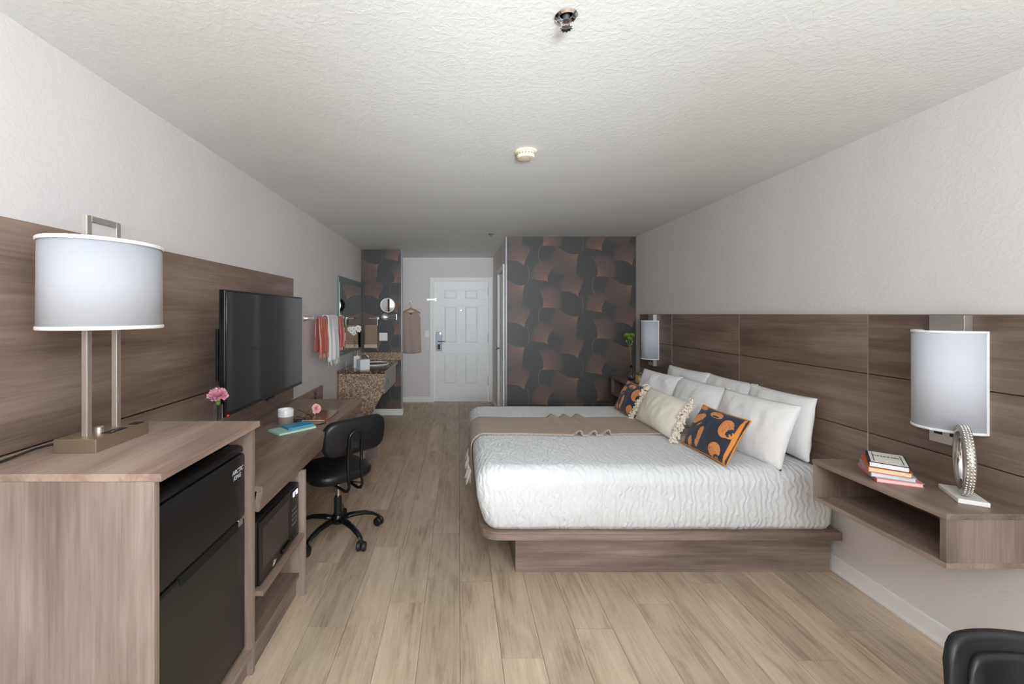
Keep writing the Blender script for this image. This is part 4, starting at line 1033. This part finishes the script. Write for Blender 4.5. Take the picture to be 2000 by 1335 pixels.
for k in range(60):
    a = 2*PI*(k+.5)/60
    for zz_ in (-.0085, 0, .0085):
        p = Mr @ Vector(((.1345-abs(zz_)*.25)*math.cos(a), (.1345-abs(zz_)*.25)*math.sin(a), zz_)); mb.ball(tuple(p), .0046, 6, 4)
mb.build('bead_studs', M_chrome, rg, local=True, smooth=True)
rings = []
for k in range(48):
    a = 2*PI*k/48; rings.append([((.078+.007*math.cos(2*PI*j/10))*math.cos(a), -.006+(.092+.007*math.cos(2*PI*j/10))*math.sin(a), .010*math.sin(2*PI*j/10)) for j in range(10)])
MB().loft(rings, Mr, closed=True).build('inner_ring', M_chrome, t, local=True, smooth=True)
MB().lathe([(.012, .017), (.012, .022), (.008, .030)], 12, Matrix.Translation((-.008, 0, 0))).build('ring_foot', M_chrome, t, local=True, smooth='auto')

# far nightstand
bx, by = 1.905, 4.69
t = thing('bulb_vase', 'small clear bulb vase with long neck on the far nightstand', 'vase', (bx, by, NZ))
MB().lathe([(.024, 0), (.036, .012), (.041, .036), (.034, .060), (.012, .082), (.009, .12), (.010, .165), (.008, .165), (.007, .12), (.010, .084), (.031, .059), (.038, .036), (.033, .013), (.001, .004)], 24, c=(bx, by, NZ)).build('vase_glass', M_glass, t, smooth=True)
t = thing('green_flower', 'pale green flower sprig rising from the bulb vase by the ginkgo wall', 'flower', (bx, by, NZ+.02))
MB().tube([(bx+.003, by, NZ+.02), (bx, by, NZ+.17), (bx-.012, by-.01, NZ+.33), (bx-.035, by-.02, NZ+.46)], .0026, 7).build('stem', M_stem, t, smooth=True)
M_gfl = plain('fresh_green_petals', S(150, 176, 60), .6, var=.2)
fr = random.Random(11)
for c, R in (((bx-.060, by-.03, NZ+.478), .038), ((bx-.005, by-.02, NZ+.482), .034), ((bx-.030, by-.04, NZ+.450), .026)):
    carnation(MB(), c, R, TR((0, 0, 0), rx=.35), seed=int(R*1000), flat=1.0, np=40).build('blossom', M_gfl, t, smooth=True, flip=False)
for c, r in (((bx+.002, by-.02, NZ+.425), .012), ((bx-.062, by-.02, NZ+.432), .013), ((bx-.004, by-.02, NZ+.395), .010)):
    MB().ball(c, r, 8, 6).build('bud', M_green, t, smooth=True)
    MB().tube([c, (bx-.028, by-.015, NZ+.36)], .0014, 5).build('twig', M_stem, t)
jx, jy = 1.930, 4.50
t = thing('jar_candle', 'amber jar candle with pale metal lid on the far nightstand', 'candle', (jx, jy, NZ))
M_amber = plain('amber_wax_glass', S(206, 166, 104), .35)
MB().lathe([(.050, 0), (.055, .004), (.055, .082), (.052, .086)], 28, c=(jx, jy, NZ)).build('jar', M_amber, t, smooth='auto')
ld = MB().lathe([(.057, .086), (.058, .088), (.058, .102), (.054, .106), (.003, .107)], 28, c=(jx, jy, NZ)).build('lid', plain('pewter_lid', S(150, 142, 120), .35, .8), t, smooth='auto')
MB().tube([(jx, jy, NZ+.105), (jx, jy, NZ+.150)], .0025, 8).ball((jx, jy, NZ+.154), .007, 10, 6).build('lid_knob', M_chrome, ld, smooth='auto')
MB().box(-.028, .028, -.0562, -.0545, .025, .06, Matrix.Translation((jx, jy, NZ)) @ Matrix.Rotation(-.3, 4, 'Z')).build('paper_label', plain('cream_label', S(232, 210, 166), .6), t)

# ------------------------------------------------------------------ bed
BX0, BX1, BY0, BY1, BT = .100, 2.135, 2.395, 4.115, .612
t = thing('bed', 'wood-grain platform bed with overhanging ledge against the right wall', 'bed', (1.25, 3.255, 0))
MB().box(.327, 2.140, 2.452, 2.474, 0, .2225).build('side_board', M_woodX, t, bevel=.001)
MB().box(.327, 2.140, 4.036, 4.058, 0, .2225).build('side_board', M_woodX, t, bevel=.001)
MB().box(.327, .349, 2.474, 4.036, 0, .2225).build('foot_board', M_woodY, t, bevel=.001)
pts = []
r = .11; n = 10
x0, x1, y0, y1 = .118, 2.144, 2.372, 4.138
pts += [(x1, y0), (x1, y1)]
pts += [(x0+r+r*math.cos(PI/2+PI/2*i/n), y1-r+r*math.sin(PI/2+PI/2*i/n)) for i in range(n+1)]
pts += [(x0+r+r*math.cos(PI+PI/2*i/n), y0+r+r*math.sin(PI+PI/2*i/n)) for i in range(n+1)]
MB().prism(pts, 'Z', .2230, .268).build('platform', M_woodX, t, bevel=.003)

# bedspread: one closed soft slab, denser grid, hanging to the ledge
def spread_profile():
    prof = []; R = .095
    prof.append((.012, 0.0)); prof.append((.000, .03)); prof.append((-.004, .10)); prof.append((-.002, .17)); prof.append((.002, .22))
    H = BT-.2685
    for i in range(9):
        a = PI/2*i/8; prof.append((R-R*math.cos(a), H-R+R*math.sin(a)))
    return prof
prof = spread_profile()
def outline(ins):
    w_, h_ = BX1-BX0-2*ins, BY1-BY0-2*ins
    return rrect_f(w_, h_, max(.01, .075-ins*.3))
def rrect_f(w_, h_, r):
    pts = []; ns, nc = 34, 8
    segs = [((w_/2-r, -h_/2), (w_/2-r, h_/2))]
    C = [(w_/2-r, h_/2-r, 0), (-w_/2+r, h_/2-r, PI/2), (-w_/2+r, -h_/2+r, PI), (w_/2-r, -h_/2+r, 1.5*PI)]
    for k, (cx, cy, a0) in enumerate(C):
        for i in range(nc): pts.append((cx+r*math.cos(a0+PI/2*i/nc), cy+r*math.sin(a0+PI/2*i/nc)))
        e = (cx+r*math.cos(a0+PI/2), cy+r*math.sin(a0+PI/2)); nx = C[(k+1) % 4]; s0 = (nx[0]+r*math.cos(nx[2]), nx[1]+r*math.sin(nx[2]))
        for i in range(ns): pts.append((e[0]+(s0[0]-e[0])*i/ns, e[1]+(s0[1]-e[1])*i/ns))
    return pts
cxb, cyb = (BX0+BX1)/2, (BY0+BY1)/2
rings = []
for k, (ins, z) in enumerate(prof):
    ring = []
    for j, (x, y) in enumerate(outline(ins)):
        nn = noise.noise(Vector((x*5, y*5, z*4)))*.006+noise.noise(Vector((x*17, y*17, z*3)))*.003
        zz_ = z + (noise.noise(Vector((x*7+9, y*7, 0)))*.006 if k == 0 else 0)
        d = Vector((x/(BX1-BX0), y/(BY1-BY0), 0)).normalized()
        tuck = .052*max(0, 1-zz_/.20)*min(1, max(0, -x-.5)/.4)
        ring.append((cxb+x+d.x*nn+tuck, cyb+y+d.y*nn, .2695+max(0, zz_)))
    rings.append(ring)
mb = MB()
for q_ in (.93, .8, .6, .35, .1):
    ring = []
    o0 = outline(.095)
    for x, y in o0:
        X, Y = x*q_, y*q_
        ring.append((cxb+X, cyb+Y, BT+.004*(1-q_)+noise.noise(Vector((X*4, Y*4, 3)))*.004))
    rings.append(ring)
mb.loft(rings)
t = single(mb, 'bedspread', M_quilt, 'white quilted bedspread with wavy ridges covering the mattress', 'bedspread', (cxb, cyb, .2695), smooth=True)

# throw across the middle of the bed, hanging over the foot
TY0, TY1 = 3.055, 3.535
def fth(u, v):
    """u along the length (0 at the hanging end), v across"""
    s = u*1.83-.15; y = TY0+(TY1-TY0)*v
    R = .095; X0 = BX0-.010
    if s < 0: x, z = X0, BT-R+s
    elif s < R*PI/2: a = s/R; x, z = X0+R-R*math.cos(a), BT-R+R*math.sin(a)+.010
    else: x, z = X0+R+(s-R*PI/2), BT+.010
    z += .004*noise.noise(Vector((x*6, y*6, 1)))
    y += .012*math.sin(s*6.0)
    if s > R*PI/2:
        for c in (.80, .905, 1.01):
            c2 = c+(v-.5)*-.10
            d = (x-c2)/.030
            if abs(d) < 1: z += .034*(math.cos(d*PI/2))**1.3; x += .018*math.cos(d*PI/2)
        if .72 < x < 1.1: y -= .02*(1-v)*math.sin((x-.72)/.38*PI)*.8
    if s < 0: x -= .012*abs(math.sin(v*7))*min(1, -s*6)
    return (x, y, z+.004)
t = thing('throw_blanket', 'taupe woven throw with pleats laid along the bed middle and over the foot', 'blanket', (BX0, 3.3, .32))
MB().grid(fth, 150, 22).build('woven_cloth', M_throw, t, smooth=True, solid=.007, flip=False)
mb = MB(); fr = random.Random(3)
for i in range(30):
    v = (i+.5)/30; p = Vector(fth(0, v)); q_ = p+Vector((fr.uniform(-.034, .0), fr.uniform(-.010, .010), -.105*fr.uniform(.75, 1.1)))
    mb.tube([p+Vector((0, 0, .006)), (p+q_)/2+Vector((fr.uniform(-.004, .002), 0, 0)), q_], [.0055, .0085, .0060], 6)
    mb.ball(tuple(p+Vector((fr.uniform(-.012, 0), 0, -.014))), .010, 6, 4)
mb.build('fringe', M_fringe, t, smooth=True, kind='stuff', label='knotted pale fringe at the hanging end')
mb = MB()
for side, v in ((0, 0.0), (1, 1.0)):
    for i in range(260):
        u = .09+.91*i/260; p = Vector(fth(u, v)); q_ = p+Vector((fr.uniform(-.004, .004), (-1 if side == 0 else 1)*.012, -.004))
        mb.tube([p, q_], [.0022, .0010], 4)
mb.build('edge_fringe', M_fringe, t, kind='stuff', label='short frayed pale edge along both sides')

# ------------------------------------------------------------------ pillows and cushions
def pillow_mesh(w_, h_, th, seed, ears=.05, sag=.0, wr=.006, nu=34, nv=26, pw=2.4):
    mb = MB(); sd = seed*7.3
    def surf(sgn):
        def fn(a, b):
            u, v = a*2-1, b*2-1
            x = u*w_/2*(1-ears*(1-v*v)); y = v*h_/2*(1-ears*(1-u*u))
            f = max(0, (1-abs(u)**pw))*max(0, (1-abs(v)**pw)); z = sgn*th/2*f**.55
            n_ = noise.noise(Vector((x*9+sd, y*9, sgn*2)))*wr*2+noise.noise(Vector((x*22+sd, y*14, sgn*3+5)))*wr
            # creases radiating from corners
            cr = math.sin(math.atan2(1-abs(v)+.05, 1-abs(u)+.05)*14+sd)*wr*1.2*math.exp(-((1-abs(u))**2+(1-abs(v))**2)*5)
            z += (n_+cr)*f**.3*sgn
            y -= sag*(1-abs(v))*0
            return (x, y, z)
        return fn
    mb.grid(surf(1), nu, nv); mb.grid(surf(-1), nu, nv)
    return mb
def weld(o, d=.0008):
    import bmesh
    bm = bmesh.new(); bm.from_mesh(o.data); bmesh.ops.remove_doubles(bm, verts=bm.verts, dist=d); bmesh.ops.recalc_face_normals(bm, faces=bm.faces); bm.to_mesh(o.data); bm.free(); o.data.shade_smooth()
def lean(y_near, y_far, xb_n, xb_f, zb, xt_n, xt_f, zt):
    """matrix for a pillow seen from the foot: local x from far to near, y up the slope, z towards the foot"""
    bn, bf = Vector((xb_n, y_near, zb)), Vector((xb_f, y_far, zb)); tn, tf = Vector((xt_n, y_near, zt)), Vector((xt_f, y_far, zt))
    c = (bn+bf+tn+tf)/4
    ex = (bn+tn-bf-tf).normalized(); ey = ((tn+tf)-(bn+bf)); ey = (ey-ex*ey.dot(ex)).normalized(); ez = ex.cross(ey)
    wdt = ((bn+tn)-(bf+tf)).length/2; hgt = ((tn+tf)-(bn+bf)).length/2
    return basis(tuple(ex), tuple(ey), tuple(ez), tuple(c)), wdt, hgt
def pillow(label, args, th, seed, group='white bed pillows'):
    M, wd, hg = lean(*args)
    mb = pillow_mesh(wd*1.04, hg*1.02, th, seed); mb.v = [tuple(M @ Vector(p)) for p in mb.v]
    base_ = ((args[2]+args[3])/2, (args[0]+args[1])/2, args[4])
    t = single(mb, 'pillow', M_pillow, label, 'pillow', base_, group, flip=False); weld(t)
    return t
#            y_near y_far  xb_n  xb_f   zb    xt_n  xt_f  zt
pillow('white pillow in the back row nearest the camera, upright against the headboard', (2.47, 3.02, 2.03, 2.03, .625, 2.075, 2.075, .995), .13, 1)
pillow('white pillow in the middle of the back row against the headboard', (2.97, 3.56, 2.02, 2.02, .625, 2.085, 2.085, .995), .12, 2)
pillow('white pillow at the far end of the back row against the headboard', (3.50, 4.08, 2.00, 1.97, .625, 2.07, 2.02, 1.000), .12, 3)
pillow('white pillow in the front row nearest the camera, behind the near leopard cushion', (2.43, 2.99, 1.82, 1.76, .600, 1.97, 1.88, .960), .15, 4)
pillow('white pillow in the middle of the front row behind the cream cushion', (2.99, 3.56, 1.76, 1.74, .610, 1.92, 1.85, .965), .15, 5)
pillow('white pillow at the far end of the front row behind the far leopard cushion', (3.52, 4.07, 1.74, 1.68, .610, 1.86, 1.78, .965), .14, 6)

def leopard_mat():
    m, t, p = newmat('navy_leopard_print')
    uv = t.n('ShaderNodeAttribute', attribute_name='print_uv').outputs['Vector']
    sp = t.n('ShaderNodeSeparateXYZ'); t.put(sp.inputs[0], uv); U_, V_ = sp.outputs[0], sp.outputs[1]
    wob = t.m('MULTIPLY', t.m('SUBTRACT', t.noise(uv, 9, 3), .5), .05)
    def ell(u, v, a, b, rot):
        dx = t.m('MULTIPLY', t.m('SUBTRACT', U_, u), 1.45); dy = t.m('SUBTRACT', V_, v)
        c, s = math.cos(rot), math.sin(rot)
        X = t.m('DIVIDE', t.m('ADD', t.m('MULTIPLY', dx, c), t.m('MULTIPLY', dy, s)), a)
        Y = t.m('DIVIDE', t.m('SUBTRACT', t.m('MULTIPLY', dy, c), t.m('MULTIPLY', dx, s)), b)
        return t.m('SQRT', t.m('ADD', t.m('MULTIPLY', X, X), t.m('MULTIPLY', Y, Y)))
    mask = None
    # body ellipse, then a dark bite that leaves the curled tail
    motifs = [(.20, .66, .22, .115, .45, (.26, .58, .13, .035, .55)), (.49, .86, .19, .075, -.05, (.50, .82, .10, .022, 0)),
              (.79, .66, .165, .20, .3, (.90, .58, .115, .115, -.2)), (.40, .30, .085, .23, -.12, (.345, .30, .03, .10, .1)),
              (.225, .12, .07, .125, .2, (.25, .02, .03, .05, 0)), (.77, .17, .15, .155, 0, (.82, .03, .10, .085, .3)),
              (.02, .10, .07, .20, 0, None), (.06, .96, .22, .06, -.25, None)]
    for u, v, a, b, r, bite in motifs:
        e = t.ss(t.m('ADD', ell(u, v, a, b, r), wob), 1.03, .95)
        if bite: e = t.m('MULTIPLY', e, t.ss(ell(*bite), .9, 1.05))
        mask = e if mask is None else t.m('MAXIMUM', mask, e)
    for u, v, a, b, r in ((.90, .545, .055, .022, -.9), (.80, .02, .02, .05, 0), (.30, .545, .10, .018, .55)):
        mask = t.m('MAXIMUM', mask, t.ss(ell(u, v, a, b, r), 1.05, .9))
    for u, v, a, b in ((.875, .575, .075, .075), (.80, .035, .055, .05)):
        e = ell(u, v, a, b, 0)
        ring = t.m('MULTIPLY', t.ss(t.m('ABSOLUTE', t.m('SUBTRACT', e, 1.0)), .26, .16), t.m('GREATER_THAN', t.m('ADD', t.m('SUBTRACT', U_, u), t.m('MULTIPLY', t.m('SUBTRACT', V_, v), -.8)), -.01))
        mask = t.m('MAXIMUM', mask, ring)
    stripe = t.m('MULTIPLY', t.ss(U_, .925, .935), t.ss(U_, .972, .962))
    vo = t.n('ShaderNodeTexVoronoi'); t.put(vo.inputs['Vector'], t.mapping(uv, (1.45, 1, 1))); vo.inputs['Scale'].default_value = 24
    spots = t.ss(vo.outputs['Distance'], .26, .16)
    org = t.mix(t.noise(uv, 20), S(214, 130, 66), S(236, 160, 92))
    orgs = t.mix(t.m('MULTIPLY', spots, .9), org, S(84, 50, 34))
    nav = t.mix(t.noise(uv, 30, 4), S(30, 38, 54), S(46, 56, 74))
    c = t.mix(mask, nav, orgs); c = t.mix(stripe, c, S(222, 142, 62))
    t.put(p.inputs['Base Color'], c); p.inputs['Roughness'].default_value = .85; p.inputs['Sheen Weight'].default_value = .15
    t.put(p.inputs['Normal'], t.bump(t.m('ADD', mask, t.m('MULTIPLY', t.noise(uv, 160, 2), .4)), .35, .002))
    return m
M_leo = leopard_mat()
M_orange = plain('orange_piping', S(216, 144, 66), .85)
def cushion(name, label, args, th, seed, mat, cat, group=None, piping=None):
    M, wd, hg = lean(*args)
    base_ = Vector(((args[2]+args[3])/2, (args[0]+args[1])/2, args[4]))
    t = thing(name, label, cat, tuple(base_), group)
    mb = pillow_mesh(wd, hg, th, seed, ears=.045, wr=.005, nu=40, nv=28)
    uvs = [(p[0]/wd+.5, p[1]/hg+.5, 0) for p in mb.v]
    mb.v = [tuple(M @ Vector(p)) for p in mb.v]
    o = mb.build('cushion_cover', mat, t, flip=False)
    at = o.data.attributes.new('print_uv', 'FLOAT_VECTOR', 'POINT')
    for i, q_ in enumerate(uvs): at.data[i].vector = q_
    weld(o)
    def edge(sx):      # side edges
        return [tuple(M @ Vector((sx*wd/2*(1-.045*(1-v*v)), v*hg/2, 0))) for v in [k/12-1 for k in range(25)]]
    def edgey(sy):
        return [tuple(M @ Vector((u*wd/2, sy*hg/2*(1-.045*(1-u*u)), 0))) for u in [k/12-1 for k in range(25)]]
    if piping:
        for pth in (edge(1), edge(-1), edgey(1), edgey(-1)): MB().tube(pth, .0042, 6).build('piping', piping, t, smooth=True)
    return t, edge, M
Gc = 'navy leopard lumbar cushions'
cushion('leopard_cushion', 'navy and orange leopard-print cushion nearest the camera on the bed', (2.425, 2.86, 1.520, 1.505, .622, 1.675, 1.645, .875), .11, 11, M_leo, 'cushion', Gc, M_orange)
cushion('leopard_cushion', 'navy and orange leopard-print cushion at the far end, behind the cream one', (3.48, 3.93, 1.44, 1.435, .622, 1.575, 1.565, .870), .11, 12, M_leo, 'cushion', Gc, M_orange)
t, edge, M = cushion('cream_cushion', 'cream long cushion with bobble tassel trim, middle of the bed', (2.90, 3.50, 1.455, 1.455, .622, 1.595, 1.575, .885), .14, 13, M_cream, 'cushion')
fr = random.Random(21)
ex, ey, ez = M.col[0].xyz, M.col[1].xyz, M.col[2].xyz
M_tas = plain('cream_tassel', S(232, 222, 204), .95, bump=(300, .5, .002), sheen=.2)
for sx in (1, -1):
    pth = edge(sx); mb = MB()
    for k in range(210):
        p = Vector(pth[min(24, int(k/210*25))])+ey*fr.uniform(-.008, .008)
        d = (ex*sx*fr.uniform(.3, 1.0)+ez*fr.uniform(-.1, .9)+ey*fr.uniform(-.7, .5)).normalized()
        L = fr.uniform(.028, .062)
        q1 = p+d*L*.5+ey*fr.uniform(-.01, .01); q2 = p+d*L+ey*fr.uniform(-.02, .006)
        q2.z = max(q2.z, .626)
        q1.z = max(q1.z, .626)
        q1 += Vector((fr.uniform(-.012, .012), fr.uniform(-.012, .012), fr.uniform(0, .014)))
        mb.tube([p-ex*sx*.006, q1, q2], [.003, .0055, .005], 5)
        if k % 2 == 0: mb.ball(tuple(q2), fr.uniform(.007, .011), 6, 4)
    mb.build('tassel_trim', M_tas, t, smooth=True, kind='stuff', label='looped cream tassels along the short edge')

# ------------------------------------------------------------------ chair in the right foreground
t = thing('armchair', 'black leather-padded shell chair cut off at the lower right corner', 'chair', (1.468, .875, 0), rotz=-.60)
# local: faces -y; back at +y
def shell(off, inset):
    def fn(a, b):
        u = a*2-1
        w_ = .30; hgt = .642-inset*.36
        ang_ = u*1.15*(1-inset)
        rim = hgt-1.9*max(0, abs(u)-.80)**2-3.0*max(0, abs(u)-.93)**1.5
        z = .40+inset*.10+(rim-.40-inset*.10)*b
        rr = (w_+.015*b)+off
        return (rr*1.05*math.sin(ang_), -.10+rr*math.cos(ang_)*1.0+.03*b, z)
    return fn
M_shell = plain('black_shell', S(30, 30, 31), .45, bump=(220, .2, .0008))
MB().grid(shell(0, 0), 40, 16).build('back_shell', M_shell, t, local=True, smooth=True, solid=.022, flip=False)
MB().grid(shell(-.022, .11), 36, 12).build('back_pad', M_leather, t, local=True, smooth=True, solid=.022, flip=False)
pad(MB(), .50, .48, .09, .12, .035, TR((0, -.05, .43)), bulge=.012).build('seat', M_leather, t, local=True, smooth=True)
for sx in (-1, 1):
    for sy in (-1, 1): MB().cyl((sx*.17, -.05+sy*.16, .385), (sx*.23, -.05+sy*.22, 0), .016, .011).build('leg', M_blkm, t, local=True, smooth='auto')
